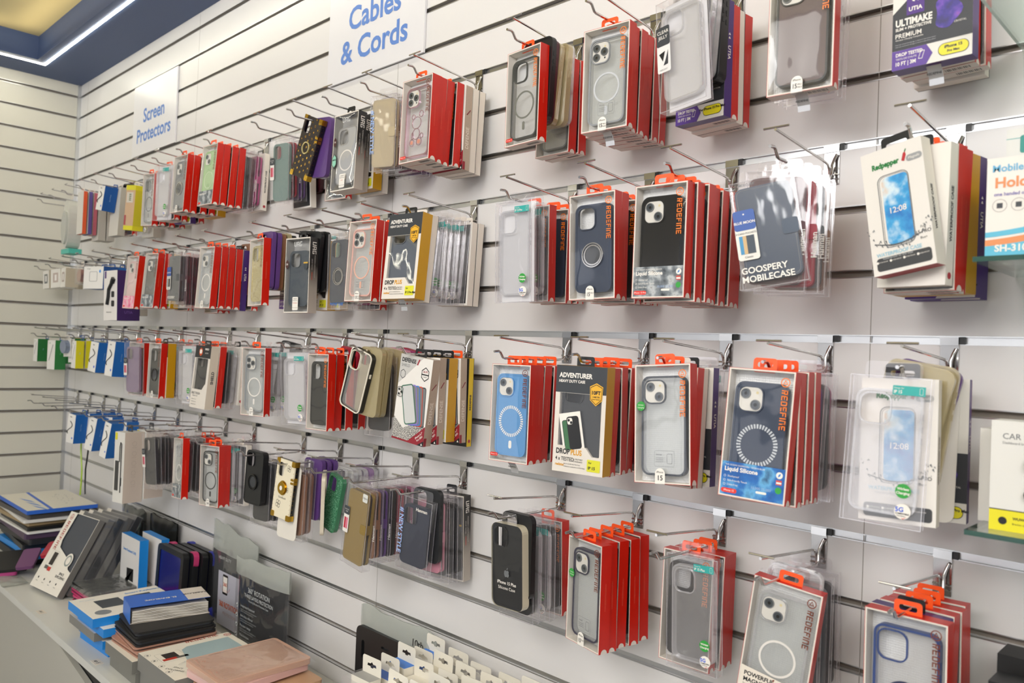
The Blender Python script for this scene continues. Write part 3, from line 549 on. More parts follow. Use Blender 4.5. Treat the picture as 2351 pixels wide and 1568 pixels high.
def trunkcase(root, w, h, t, base, motif, white=False):
    b = MB(); b.plate(rr(0, -h/2, w, h, .004), [rr(-w/2+.02, -.027, .026, .036, .008)], 0, .0035, base); b.frame(rr(0, -h/2, w, h, .004), rr(0, -h/2, w-.006, h-.006, .003), .0036, t, BLKG)
    rg = random.Random(5)
    if not white:
        for i in range(5):
            for j in range(9):
                x = -w*.38+w*.19*i; z = -.012-h*.105*j+(.008 if i % 2 else 0)
                if z < -h+.01 or (x < -w*.12 and z > -.052): continue
                if (i+j) % 2: b.flat([(x, z+.0034), (x-.0024, z), (x, z-.0034), (x+.0024, z)], -.0003, GOLD)
                else: b.ring(circ(x, z, .0032, 10), circ(x, z, .002, 10), -.0003, GOLD)
    else:
        for x, z, r in ((.016, -.02, .010), (-.015, -h+.035, .012), (.018, -.075, .008)):
            for k in range(4): b.ring(circ(x+r*.5*math.cos(k*PI/2+.6), z+r*.5*math.sin(k*PI/2+.6), r*.45, 12), circ(x+r*.5*math.cos(k*PI/2+.6), z+r*.5*math.sin(k*PI/2+.6), r*.36, 12), -.0003, BLK)
        b.text('GoodLuck', .0, -.098, .008, DGR, -.0003)
    for k in range(13):
        z = -.006-(h-.012)*k/12; b.flat(circ(w/2-.0025, z, .001, 6), -.0004, GOLD); b.flat(circ(-w/2+.0025, z, .001, 6), -.0004, GOLD); b.T = SIDE(w); b.flat(circ(t*.5, z, .0011, 6), 0, GOLD); b.T = Matrix.Identity(4)
    o = b.build('case_shell', root)
    for x, z in ((-w/2+.006, -.006), (w/2-.006, -.006), (-w/2+.006, -h+.006), (w/2-.006, -h+.006)): c = MB(); c.prism(rr(x, z, .0145, .0145, .003), -.0012, -.0001, GOLD); c.box(math.copysign(w/2, x)+(0 if x > 0 else -.0012), math.copysign(w/2, x)+(.0012 if x > 0 else 0), -.001, t+.001, z-.007, z+.007, GOLD); c.build('corner_cap', root)
    for z in (-h*.3, -h*.36): c = MB(); c.box(w/2, w/2+.0018, t*.1, t*.9, z-.004, z+.004, GOLD); c.prism(rr(w/2-.005, z, .012, .006, .002), -.001, -.0001, GOLD); c.build('side_clasp', root)
    g = MB()
    if white: g.prism(circ(-.002, -.073, .0155, 24), -.006, -.0002, GOLD); g.ring(circ(-.002, -.073, .019, 24), circ(-.002, -.073, .015, 24), -.0012, GOLD); g.flat(circ(-.002, -.073, .006, 16), -.0063, WHT)
    else: g.frame(circ(.0, -.083, .0165, 30), circ(.0, -.083, .0135, 30), -.003, -.0002, GLIT)
    g.build('ring_holder', root)
# ---------------------------------------------------------------- hooks and what hangs on them
# pose of the front product on each hook: x, y, z, roll, yaw, pitch, width, height
POSE = {
'R1C1': (3.1337, -0.1634, -0.5633, -0.0124, -0.0487, -0.0084, 0.0911, 0.1831),
'R1C2': (3.3266, -0.1577, -0.5687, -0.007, 0.0875, -0.003, 0.0942, 0.1819),
'R1C3': (3.4908, -0.1897, -0.5725, -0.0917, -0.0932, 0.0033, 0.0884, 0.1782),
'R1C4': (3.6741, -0.1499, -0.5598, 0.002, 0.0703, 0.0029, 0.0956, 0.192),
'R1C5': (3.8449, -0.1433, -0.5576, -0.0087, -0.0316, 0.0053, 0.0965, 0.19),
'R2C1': (3.1358, -0.179, -0.8573, -0.0176, 0.0523, 0.0333, 0.0903, 0.1903),
'R2C2': (3.3231, -0.1768, -0.8626, -0.0344, 0.0928, 0.005, 0.094, 0.1826),
'R2C3': (3.4821, -0.2032, -0.8701, -0.0011, 0.0534, -0.0057, 0.0934, 0.1778),
'R2C4': (3.6444, -0.1982, -0.8805, -0.1755, 0.306, -0.0158, 0.0892, 0.1547),
'R2C5': (3.8134, -0.1829, -0.8587, -0.1668, -0.1811, -0.021, 0.0803, 0.1633),
'R3C1': (3.1361, -0.1666, -1.1635, -0.0026, 0.0899, -0.0072, 0.0939, 0.1841),
'R3C2': (3.3254, -0.1886, -1.1598, 0.0142, 0.172, -0.0015, 0.0983, 0.1826),
'R3C3': (3.4915, -0.1972, -1.1498, -0.0734, 0.0879, -0.0637, 0.0959, 0.1827),
'R3C4': (3.6609, -0.2039, -1.1509, 0.0333, 0.0932, -0.0659, 0.0956, 0.1816),
'R3C5': (3.8322, -0.207, -1.152, 0.0317, 0.12, -0.0564, 0.0934, 0.1827),
'R4C1': (3.1314, -0.1578, -1.4672, -0.0294, -0.0065, 0.0309, 0.0804, 0.1568),
'R4C2': (3.3234, -0.1596, -1.4591, 0.0099, -0.2121, 0.0136, 0.0911, 0.1823),
'R4C3': (3.5043, -0.1129, -1.4568, -0.0407, 0.0443, -0.0081, 0.0905, 0.1807),
'R4C4': (3.6807, -0.143, -1.4559, 0.1262, 0.1498, 0.0008, 0.0979, 0.192),
'R4C5': (3.8437, -0.1613, -1.4531, -0.0091, -0.0133, 0, 0.0997, 0.192),
'L1C5': (2.8369, -0.182, -0.5605, -0.0233, 0.0581, -0.0424, 0.0947, 0.1829),
'L1C4': (2.6678, -0.1475, -0.5549, 0.0604, 0.1173, 0.0712, 0.0861, 0.1752),
'L1C3': (2.5073, -0.1409, -0.5665, -0.0117, 0.0646, -0.0383, 0.0945, 0.193),
'L1C2': (2.3362, -0.128, -0.5434, 0.3643, 0.0671, -0.0193, 0.0822, 0.1624),
'L1C1': (2.1519, -0.123, -0.566, 0.039, 0.0567, 0.0553, 0.0904, 0.189),
'K1a': (1.8504, -0.1849, -0.552, 0.0051, 0.0374, -0.0612, 0.092, 0.1844),
'K1b': (1.6543, -0.1898, -0.5569, 0.0068, 0.0395, -0.0436, 0.0912, 0.1827),
'K1c': (1.4617, -0.1715, -0.5574, 0.0347, 0.1698, 0.014, 0.0926, 0.1855),
'K1d': (1.2772, -0.145, -0.5582, 0.0709, 0.0408, 0.0176, 0.0903, 0.1843),
'K1e': (1.0668, -0.1276, -0.5711, 0.0968, 0.1645, 0.0095, 0.0636, 0.1674),
'K1f': (0.8711, -0.1658, -0.5556, 0.1589, 0.1019, -0.047, 0.053, 0.0957),
'L2C5': (2.8376, -0.1988, -0.8551, -0.009, 0.1316, -0.0956, 0.0983, 0.1833),
'L2C4': (2.6621, -0.1857, -0.8528, 0.0008, 0.0972, -0.0423, 0.0938, 0.1856),
'L2C3': (2.5029, -0.1459, -0.8643, -0.0017, 0.0218, 0.0087, 0.0883, 0.1872),
'L2C2': (2.3408, -0.1629, -0.866, -0.0077, 0.1667, -0.0024, 0.094, 0.1946),
'L2C1': (2.1452, -0.1756, -0.8566, -0.0202, -0.0677, -0.0088, 0.0897, 0.1842),
'K2a': (1.8506, -0.1803, -0.8598, 0.0249, 0.0475, -0.0403, 0.091, 0.185),
'K2b': (1.6484, -0.1946, -0.867, 0.007, 0.0157, -0.0026, 0.0903, 0.1623),
'K2c': (1.4593, -0.1909, -0.8573, 0.0267, 0.0709, -0.0551, 0.0913, 0.1827),
'K2d': (1.2753, -0.1835, -0.8547, 0.0286, 0.0588, -0.0583, 0.0909, 0.1854),
'K2e': (1.0608, -0.1852, -0.8969, -0.0121, 0.1306, 0.0273, 0.0989, 0.1844),
'K2f': (0.8706, -0.183, -0.8726, 0.0082, 0.2395, -0.0038, 0.1279, 0.0862),
'K2g': (0.3332, -0.1659, -0.857, -0.057, 0.2075, 0.0119, 0.0798, 0.0804),
'K2h': (0.1681, -0.1587, -0.8552, -0.049, 0.0995, 0.0254, 0.0666, 0.0811),
'L3C5': (2.8429, -0.1577, -1.1583, 0.1238, 0.1291, 0.0127, 0.0954, 0.1872),
'L3C4': (2.6562, -0.1683, -1.1502, 0.2976, 0.0526, -0.0088, 0.0798, 0.1447),
'L3C3': (2.3386, -0.1631, -1.163, -0.0331, 0.1817, 0.0377, 0.095, 0.1886),
'L3C2': (2.1486, -0.1726, -1.1561, -0.0036, 0.2125, 0.0109, 0.095, 0.1867),
'L3C1': (1.8515, -0.1781, -1.1574, 0.032, 0.0713, -0.0627, 0.0907, 0.1878),
'K3a': (1.6588, -0.1534, -1.1602, -0.0122, 0.1376, 0.0164, 0.0925, 0.1882),
'K3b': (1.4606, -0.168, -1.1567, 0.0035, 0.0523, -0.0164, 0.0906, 0.1832),
'K3c': (1.2772, -0.1774, -1.1577, -0.03, 0.1807, 0.0222, 0.0929, 0.1891),
'K3d': (1.0608, -0.1689, -1.158, 0.057, 0.1083, -0.0528, 0.0585, 0.1291),
'K3e': (0.8708, -0.1659, -1.164, 0.0901, 0.1403, -0.0479, 0.0605, 0.116),
'K3g': (0.509, -0.1627, -1.1568, -0.027, 0.1242, 0.0404, 0.0712, 0.0755),
'K3h': (0.3337, -0.1684, -1.1667, -0.0079, 0.1345, -0.0042, 0.0726, 0.1268),
'L4C5': (2.8404, -0.1412, -1.4662, 0.1012, 0.1317, 0.0288, 0.0931, 0.162),
'L4C4': (2.6641, -0.1676, -1.4642, 0.1183, -0.0057, -0.0032, 0.0896, 0.186),
'L4C3': (2.4953, -0.1175, -1.4642, 0.2198, -0.0437, -0.0325, 0.0668, 0.142),
'L4C2': (2.3299, -0.1621, -1.4428, 0.0746, 0.0649, -0.0481, 0.0795, 0.1512),
'L4C1': (2.1425, -0.1514, -1.4419, 0.0335, 0.0698, -0.02, 0.0842, 0.147),
'K4a': (1.8528, -0.1471, -1.4584, -0.0198, 0.1931, 0.0054, 0.0919, 0.1832),
'K4b': (1.6579, -0.16, -1.4549, -0.0645, -0.095, -0.0167, 0.0896, 0.1896),
'K4c': (1.4606, -0.1782, -1.4582, -0.0825, 0.0767, 0.0384, 0.0905, 0.1854),
'K4d': (1.2752, -0.2014, -1.472, -0.0104, 0.1456, -0.0071, 0.0666, 0.2449),
'K4e': (1.0611, -0.1684, -1.4594, 0.1938, 0.228, -0.0321, 0.0409, 0.1326),
'K4f': (0.8714, -0.1584, -1.4573, 0.1827, 0.2986, -0.0313, 0.0445, 0.129),
'K4g': (0.6899, -0.1801, -1.4585, 0.0905, 0.196, -0.0167, 0.0547, 0.1156),
}
def hx(s): return M(s, .4)
def cs(body, back=None, **k): return dict(body=body if not isinstance(body, str) else hx(body), back=(hx(back) if isinstance(back, str) else back) if back is not None else TINTG, **k)
def solid(c, **k): m = hx(c) if isinstance(c, str) else c; return dict(body=m, back=m, **k)
WP = ('WATERPROOF CASE')
NS = lambda w, h: (('# NEW STYLE', -w/2+.007, -h*.48, .0165, M('9db8e8', .25), -PI/2),)
HM = lambda w, h: (('Hanman', w/2-.006, -h*.6, .011, WHT, PI/2),)
# key: (short name, object name, category, label, depth, builder)
def F(short, name, cat, label, d, fn): return (short, name, cat, label, d, fn)
FR = {
'R1C1': F('smoke frame and grey ring box', 'phone_case_box', 'phone case box', 'red-sided case box showing a smoke frame, open camera hole and grey ring', .0225, lambda r, w, h, d: redbox(r, w, h, d, dict(body=M('3c3f3e'), ring=M('74756c'), back=TPU), None, 'o', sticker='red')),
'R1C2': F('clear case with silver camera box', 'phone_case_box', 'phone case box', 'red-sided box with clear ringed case and three lenses, tagged iPhone 15 Pro Max', .022, lambda r, w, h, d: redbox(r, w, h, d, dict(body=M('8f9296'), ring=M('c9cccf'), cam='tri'), '15 PRO MAX', 'o', sticker='magnet')),
'R1C3': F('Clear Jelly packet', 'phone_case_packet', 'phone case packet', 'clear packet with clear case and a Clear Jelly tag, tilted on its hook', .018, lambda r, w, h, d: (clearbox(r, w, h, d, None, None, card=True, five=False), jelly(r, w, h))),
'R1C4': F('brown leather case box', 'phone_case_box', 'phone case box', 'red-sided box with dark brown leather case, tagged 15 Pro Max', .022, lambda r, w, h, d: redbox(r, w, h, d, dict(body=BLK, back=mat('brown_leather', S('54403d'), .35), cam='tri'), '15 PRO MAX', 'o')),
'R1C5': F('Ultimake box', 'phone_case_box', 'phone case box', 'purple and charcoal Ultimake case box with yellow iPhone 15 Pro Max label', .024, lambda r, w, h, d: utia(r, w, h, d, True, 'iPhone 15|Pro Max')),
'R2C1': F('clear IP 15 Pro packet', 'phone_case_packet', 'phone case packet', 'clear packet with clear case, teal IP 15 Pro label and green sticker', .014, lambda r, w, h, d: clearbox(r, w, h, d, None, 'IP 15 Pro', card=True)),
'R2C2': F('navy finger-ring case box', 'phone_case_box', 'phone case box', 'red-sided box with navy case and metal finger ring, tagged 15 Pro', .022, lambda r, w, h, d: redbox(r, w, h, d, solid(NAVY, ring=CHROME, rstyle='metal'), '15 PRO', 'o')),
'R2C3': F('black Liquid Silicone owl box', 'phone_case_box', 'phone case box', 'red-sided Liquid Silicone box with black case and night picture band', .021, lambda r, w, h, d: redbox(r, w, h, d, solid(BLKG, cam='duo'), None, 'o', panel='silicone')),
'R2C4': F('Blue Moon wallet packet', 'wallet_case_packet', 'wallet case packet', 'clear packet with navy wallet case and blue Blue Moon tag', .02, lambda r, w, h, d: (clearbox(r, w, h, d, None, None, inner='wallet', color=mat('navy_leatherette', S('2c3d52'), .28), five=False, txts=(('GOOSPERY', -.012, -h+.026, .0125, WHT, .0), ('MOBILECASE', -.008, -h+.0135, .0125, WHT, 0), ('MERCURY', -.02, -.006, .005, GRY, 0))), bluemoon(r, w, h))),
'R2C5': F('Redpepper waterproof box', 'phone_case_box', 'phone case box', 'white waterproof case box with blue sky phone picture, tilted to the left', .022, lambda r, w, h, d: redpepper(r, w, h, d)),
'R3C1': F('sky blue ring case box', 'phone_case_box', 'phone case box', 'red-sided box with sky blue case and dashed white ring', .021, lambda r, w, h, d: redbox(r, w, h, d, solid('5b94c8', cam='duo', ring=WHT, rstyle='dash'), None, 'b', sticker='red')),
'R3C2': F('Adventurer IP 15 box', 'phone_case_box', 'phone case box', 'yellow-sided Adventurer box for IP 15 with small green phone picture inset', .028, lambda r, w, h, d: adventurer(r, w, h, d, solid(BLK), 'IP 15', True)),
'R3C3': F('dark frame clear case iPhone 15 box', 'phone_case_box', 'phone case box', 'red-sided box with clear dark-framed case, green sticker and iPhone 15 tag', .022, lambda r, w, h, d: redbox(r, w, h, d, cs(M('3b4048'), TINTG, cam='duo'), '15', 'o', sticker='green')),
'R3C4': F('navy Liquid Silicone ocean box', 'phone_case_box', 'phone case box', 'red-sided Liquid Silicone box with navy ring case and blue ocean band', .021, lambda r, w, h, d: redbox(r, w, h, d, solid(NAVY, cam='duo', ring=M('c8ccd0'), rstyle='dash'), None, 'o', panel='silicone', band='ocean')),
'R3C5': F('clear IP 15 packet', 'phone_case_packet', 'phone case packet', 'clear packet with teal IP 15 label and large green Wirless Charging sticker', .016, lambda r, w, h, d: clearbox(r, w, h, d, None, 'IP 15')),
'R4C1': F('black silicone case pack', 'phone_case_packet', 'phone case packet', 'black silicone case lettered iPhone 15 Plus in a moulded clear shell', .014, lambda r, w, h, d: applecase(r, w, h, d)),
'R4C2': F('purple-framed clear case box', 'phone_case_box', 'phone case box', 'red-sided box with purple-framed clear case, tagged 15 Plus', .0215, lambda r, w, h, d: redbox(r, w, h, d, cs(M('2a2740', .3), TINTG, cam='duo'), '15 PLUS', 'b', sticker='green')),
'R4C3': F('clear IP 15 Plus packet', 'phone_case_packet', 'phone case packet', 'clear packet with clear case and teal IP 15 Plus label, lowest row', .018, lambda r, w, h, d: clearbox(r, w, h, d, None, 'IP 15 Plus')),
'R4C4': F('Powerful Magnetic Force box', 'phone_case_box', 'phone case box', 'tilted red-sided box reading Powerful Magnetic Force with white ring case', .022, lambda r, w, h, d: redbox(r, w, h, d, dict(body=TPUEDGE, back=TINTG, cam='duo', ring=WHT), None, 'b', panel='powerful')),
'R4C5': F('blue-framed clear ring case box', 'phone_case_box', 'phone case box', 'red-sided box with blue-framed clear case and blue ring, lowest right corner', .022, lambda r, w, h, d: redbox(r, w, h, d, cs(M('2b4580', .3), TPU, ring=M('262c50')), None, 'b')),
'L1C5': F('pink bear case box', 'phone_case_box', 'phone case box', 'red-sided box with clear case and embossed metallic pink bear outline', .0225, lambda r, w, h, d: (redbox(r, w, h, d, dict(body=PINKM, back=TPU, cam='tri'), None, 'b', sticker='red'), bear(r, w, h))),
'L1C4': F('beige New Style wallet packet', 'wallet_case_packet', 'wallet case packet', 'clear packet lettered NEW STYLE holding a beige wallet case', .016, lambda r, w, h, d: clearbox(r, w, h, d, None, None, inner='wallet', color=hx('b8a98a'), five=False, txts=NS(w, h))),
'L1C3': F('UAG clear ring case box', 'phone_case_box', 'phone case box', 'dark-to-pale UAG box with clear ring case and teal hexagon badge', .026, lambda r, w, h, d: uag(r, w, h, d, dict(body=TPUEDGE, back=M('b0b0af', .4), ring=WHT))),
'L1C2': F('black and gold trunk case', 'phone_case', 'phone case', 'black trunk-style phone case with gold motifs, corners and finger ring', .013, lambda r, w, h, d: trunkcase(r, w, h, d, mat('dark_brown_canvas', S('2a2220'), .5), 0)),
'L1C1': F('sage green case packet', 'phone_case_packet', 'phone case packet', 'clear packet with sage green case and red swatch tag', .016, lambda r, w, h, d: (clearbox(r, w, h, d, solid('6b8580'), None, five=False), swatch(r, w, h))),
'K1a': F('lime green ring case box', 'phone_case_box', 'phone case box', 'red-sided box with lime green ring case and dark picture band', .021, lambda r, w, h, d: redbox(r, w, h, d, solid('a8c890', cam='duo', ring=M('c9dcb8')), None, 'b', panel='picture', band='green')),
'K1b': F('grey ring-stand case box', 'phone_case_box', 'phone case box', 'red-sided box with grey case and finger ring, top row', .021, lambda r, w, h, d: redbox(r, w, h, d, solid('7d7f80', cam='duo', ring=CHROME, rstyle='metal'), '13', 'b')),
'K1c': F('clear packet with teal label, top row', 'phone_case_packet', 'phone case packet', 'clear case packet with teal label hanging in the top row near red boxes', .016, lambda r, w, h, d: clearbox(r, w, h, d, None, 'IP 13', card=True)),
'K1d': F('grey frame ring case box', 'phone_case_box', 'phone case box', 'pale box with grey frame ring case, second box right of the yellow carton', .021, lambda r, w, h, d: redbox(r, w, h, d, dict(body=GRY, ring=GRY, back=TINTG), None, 'b')),
'K1e': F('yellow and beige carton', 'screen_protector_box', 'box', 'narrow yellow carton with beige window hanging in the top row', .04, lambda r, w, h, d: yellowcarton(r, w, h, d)),
'K1f': F('blue charger box', 'charger_box', 'charger box', 'blue-sided white charger box tilted in the top row', .05, lambda r, w, h, d: cablebox(r, w, h, d, '0f4f96', pic='curve')),
'L2C5': F('Adventurer IP 13 Pro Max box', 'phone_case_box', 'phone case box', 'yellow-sided Adventurer box for IP 13 Pro Max with grey case', .030, lambda r, w, h, d: adventurer(r, w, h, d, solid('5a6068'), 'IP 13 Pro Max')),
'L2C4': F('pink ring case box', 'phone_case_box', 'phone case box', 'red-sided box with pink-framed clear case and pink ring, tagged 13 Pro Max', .022, lambda r, w, h, d: redbox(r, w, h, d, dict(body=hx('e3b0a4'), ring=hx('e8b29c'), cam='tri'), '13 PRO MAX', 'o', sticker='magnet')),
'L2C3': F('slate finger-ring case packet', 'phone_case_packet', 'phone case packet', 'clear packet with slate case, metal finger ring and Phone Case lettering', .02, lambda r, w, h, d: clearbox(r, w, h, d, solid('3e434c', ring=CHROME, rstyle='metal'), None, five=False, txts=(('PHONE CASE', .0, -h+.012, .0095, BLUE, 0), ('TGV', -.02, -.010, .010, TEAL, 0)))),
'L2C2': F('UAG dark case box', 'phone_case_box', 'phone case box', 'dark-to-pale UAG box with slate blue rugged case', .028, lambda r, w, h, d: uag(r, w, h, d, solid('3c4650'), badge='20')),
'L2C1': F('gold glitter case box', 'phone_case_box', 'phone case box', 'red-sided box with gold glitter case, second row', .021, lambda r, w, h, d: redbox(r, w, h, d, dict(body=GLIT, back=GLIT), None, 'b')),
'K2a': F('white ring clear case box', 'phone_case_box', 'phone case box', 'red-sided box with clear case and thick white ring, second row', .021, lambda r, w, h, d: redbox(r, w, h, d, dict(body=M('a9acb0'), ring=WHT, cam='duo', back=TINTG), '13', 'b')),
'K2b': F('charcoal wallet packet', 'wallet_case_packet', 'wallet case packet', 'clear packet with charcoal wallet case and blue tag', .018, lambda r, w, h, d: (clearbox(r, w, h, d, None, None, inner='wallet', color=hx('4a4d50'), five=False, txts=(('GOOSPERY', -.01, -h+.02, .011, WHT, 0),)), bluemoon(r, w, h))),
'K2c': F('grey case box with white picture band', 'phone_case_box', 'phone case box', 'red-sided box with plain grey case and whitish picture band', .021, lambda r, w, h, d: redbox(r, w, h, d, solid('5c5b58', cam='duo'), None, 'b', panel='picture', band='owl')),
'K2d': F('pale pink case box', 'phone_case_box', 'phone case box', 'red-sided box with pale pink case and pink picture band', .021, lambda r, w, h, d: redbox(r, w, h, d, solid('dcc0bc', cam='duo'), None, 'b', panel='picture', band='pink')),
'K2e': F('microphone box', 'microphone_box', 'box', 'white and purple box with black microphone picture', .085, lambda r, w, h, d: micbox(r, w, h, d)),
'K2f': F('white adapter box', 'charger_box', 'charger box', 'wide white box with blue side and plug adapter drawing', .06, lambda r, w, h, d: cablebox(r, w, h, d, '1b4f94', pic='plug')),
'K2g': F('small white window box', 'accessory_box', 'box', 'small white box with square window, second row near the corner', .05, lambda r, w, h, d: smallwin(r, w, h, d)),
'K2h': F('smallest white window box', 'accessory_box', 'box', 'small white box with narrow grey window, leftmost on the second row', .05, lambda r, w, h, d: smallwin(r, w, h, d, '6e7270')),
'L3C5': F('Defense Shield box', 'phone_case_box', 'phone case box', 'grey and white Defense Shield box with fan of five coloured cases', .024, lambda r, w, h, d: defense(r, w, h, d)),
'L3C4': F('black and white framed clear case', 'phone_case', 'phone case', 'clear phone case with black side band and white rim, hung askew', .012, lambda r, w, h, d: twotone(r, w, h, d)),
'L3C3': F('clear IP 13 Pro packet', 'phone_case_packet', 'phone case packet', 'clear packet with teal IP 13 Pro label and 5G sticker, third row', .018, lambda r, w, h, d: clearbox(r, w, h, d, None, 'IP 13 Pro', card=True)),
'L3C2': F('white ring case box with silver camera', 'phone_case_box', 'phone case box', 'red-sided box with white ring case, three lenses and 13 Pro tag', .021, lambda r, w, h, d: redbox(r, w, h, d, dict(body=M('8f9396'), ring=WHT, cam='tri', back=TINTG), '13 PRO', 'b')),
'L3C1': F('Shield Built Tough box', 'phone_case_box', 'phone case box', 'cream Built Tough box with black top and black case, leaning', .027, lambda r, w, h, d: shieldbox(r, w, h, d)),
'K3a': F('clear IP 13 packet', 'phone_case_packet', 'phone case packet', 'clear case packet with teal label and 5G sticker, left of the Built Tough box', .02, lambda r, w, h, d: clearbox(r, w, h, d, None, 'IP 13', card=True)),
'K3b': F('black ring-stand case box', 'phone_case_box', 'phone case box', 'red-sided box with black rugged case, third row', .021, lambda r, w, h, d: redbox(r, w, h, d, solid(BLK, ring=BLKG, rstyle='metal'), '13', 'b')),
'K3c': F('lilac case packet', 'phone_case_packet', 'phone case packet', 'clear packet with lilac case and red swatch tag', .018, lambda r, w, h, d: (clearbox(r, w, h, d, solid('8a7890'), None, five=False), swatch(r, w, h))),
'K3d': F('right cable box of the third row', 'cable_box', 'cable box', 'white cable box with blue side, right one in the third row', .055, lambda r, w, h, d: cablebox(r, w, h, d)),
'K3e': F('left cable box of the third row', 'cable_box', 'cable box', 'white cable box with blue side, left one in the third row', .055, lambda r, w, h, d: cablebox(r, w, h, d)),
'K3g': F('round silver gadget card', 'pop_grip_card', 'accessory', 'round silver-blue knob on a white hanging card', .02, lambda r, w, h, d: roundcard(r, w, h, d)),
'K3h': F('white and green cable box', 'cable_box', 'cable box', 'white cable box with green side nearest the corner, foremost', .045, lambda r, w, h, d: cablebox(r, w, h, d, '2a7a3c', pic='line')),
'L4C5': F('navy New Style packet', 'phone_case_packet', 'phone case packet', 'clear packet lettered NEW STYLE with navy leather phone case', .016, lambda r, w, h, d: clearbox(r, w, h, d, solid(mat('navy_leather', S('202638'), .4)), None, five=False, txts=NS(w, h)+(('Hanman', .018, -.022, .010, WHT, 0),))),
'L4C4': F('gold wallet packet', 'wallet_case_packet', 'wallet case packet', 'clear packet with gold wallet case, swatch tag and price sticker', .022, lambda r, w, h, d: (clearbox(r, w, h, d, None, None, inner='wallet', color=mat('gold_leather', S('8a7238'), .35), five=False), swatch(r, w, h), price(r, w, h))),
'L4C3': F('green glitter case', 'phone_case', 'phone case', 'translucent green glitter phone case hanging loose', .011, lambda r, w, h, d: case_parts(r, w, h, 0, d, -h/2, body=mat('green_case_edge', S('3f7a58'), .2), back=GGLIT)),
'L4C2': F('white and gold clover trunk case', 'phone_case', 'phone case', 'white clover trunk-style phone case with gold ring and black edges', .013, lambda r, w, h, d: trunkcase(r, w, h, d, M('e8dfc6', .4), 0, True)),
'L4C1': F('black rugged case', 'phone_case', 'phone case', 'thick black rugged phone case hanging loose', .017, lambda r, w, h, d: case_parts(r, w, h, 0, d, -h/2, body=BLK, back=BLK, ring=BLKG, rstyle='metal')),
'K4a': F('black-framed ring case box', 'phone_case_box', 'phone case box', 'red-sided box with black-framed clear case and black ring, lowest row', .021, lambda r, w, h, d: redbox(r, w, h, d, dict(body=BLK, ring=BLK, cam='duo', back=TINTG), '14', 'b')),
'K4b': F('slim ring case box with white band', 'phone_case_box', 'phone case box', 'red-sided box with clear ring case and white picture band, lowest row', .021, lambda r, w, h, d: redbox(r, w, h, d, dict(body=TPUEDGE, ring=WHT, back=TINTG), None, 'b', panel='picture', band='owl')),
'K4c': F('dark case packet with swatch', 'phone_case_packet', 'phone case packet', 'clear packet with black case and red swatch tag, lowest row', .02, lambda r, w, h, d: (clearbox(r, w, h, d, solid('25272c'), None, five=False), swatch(r, w, h))),
'K4d': F('tall white selfie-stick box', 'selfie_stick_box', 'box', 'tall white box with picture of a dark stick, lowest row', .07, lambda r, w, h, d: stickbox(r, w, h, d)),
'K4e': F('right cable box of the lowest row', 'cable_box', 'cable box', 'white cable box with blue side, rightmost of three in lowest row', .05, lambda r, w, h, d: cablebox(r, w, h, d)),
'K4f': F('middle cable box of the lowest row', 'cable_box', 'cable box', 'white cable box with blue side, middle of three in lowest row', .05, lambda r, w, h, d: cablebox(r, w, h, d)),
'K4g': F('left cable box of the lowest row', 'cable_box', 'cable box', 'white cable box with blue side, leftmost of three in lowest row', .05, lambda r, w, h, d: cablebox(r, w, h, d)),
}
PINKM = mat('pink_chrome', S('d9b3c4'), .18, .8)
def jelly(r, w, h):
    b = MB(); x = -w/2+.012; o = rr(x+.001, -.078, .026, .074, .003)
    b.flat(o, -.0010, M('e6e4e1')); b.flat(rr(x+.001, -.0565, .026, .031, .003), -.0013, M('3b3e42')); b.text('CLEAR', x+.001, -.050, .0075, WHT, -.0016, bold=.01); b.text('JELLY', x+.001, -.0585, .0075, WHT, -.0016, bold=.01)
    b.flat([(x-.008, -.084), (x+.004, -.081), (x-.001, -.097)], -.0013, BLK); b.flat([(x+.004, -.096), (x+.010, -.080), (x+.009, -.103), (x+.0, -.104)], -.0013, DGR); b.text('MERCURY', x, -.1105, .0035, GRY, -.0013); b.build('swing_tag', r)
def bluemoon(r, w, h):
    b = MB(); x = -w/2+.015; b.T = Matrix.Rotation(.0, 4, 'Y')
    b.flat(rr(x, -h*.5, .030, .072, .004), -.0016, M('dfdcd4')); b.flat(rr(x, -h*.5+.0215, .030, .029, .004), -.0019, M('2f55a0')); b.text('BLUE MOON', x, -h*.5+.018, .0052, WHT, -.0022, bold=.02); b.text('3 CARD POCKETS', x, -h*.5+.0025, .0036, DGR, -.0022)
    for k, c in enumerate(('3a8ab8', 'c9a877', '34404c')): b.flat(rect(x-.0105+.005*k, x-.0055+.005*k+(.006 if k == 2 else 0), -h*.5-.027, -h*.5-.001), -.0022, M(c))
    b.text('Classic', x, -h*.5-.0315, .0042, DGR, -.0022); b.flat(circ(x, -h*.5+.030, .0012, 8), -.0022, WHT); b.build('swing_tag', r)
def swatch(r, w, h):
    b = MB(); x = -w/2+.009; z = -h*.45; b.flat(rr(x, z, .021, .062, .003), -.0012, M('e6e2dc')); b.flat(rr(x, z+.021, .021, .02, .003), -.0015, M('3a4046')); b.text('SILICONE', x, z+.023, .0038, WHT, -.0018); b.text('CASE', x, z+.018, .0038, WHT, -.0018)
    b.flat(rect(x-.007, x-.0005, z-.022, z+.004), -.0015, M('b8203a')); b.flat(rect(x+.0005, x+.007, z-.022, z+.004), -.0015, M('d8708a')); b.build('swing_tag', r)
def price(r, w, h):
    b = MB(); b.flat(rr(w/2-.016, -.018, .019, .019, .003), -.001, M('d9dbd6')); b.text('14pro', w/2-.016, -.018, .007, BLK, -.0013); b.build('price_sticker', r)
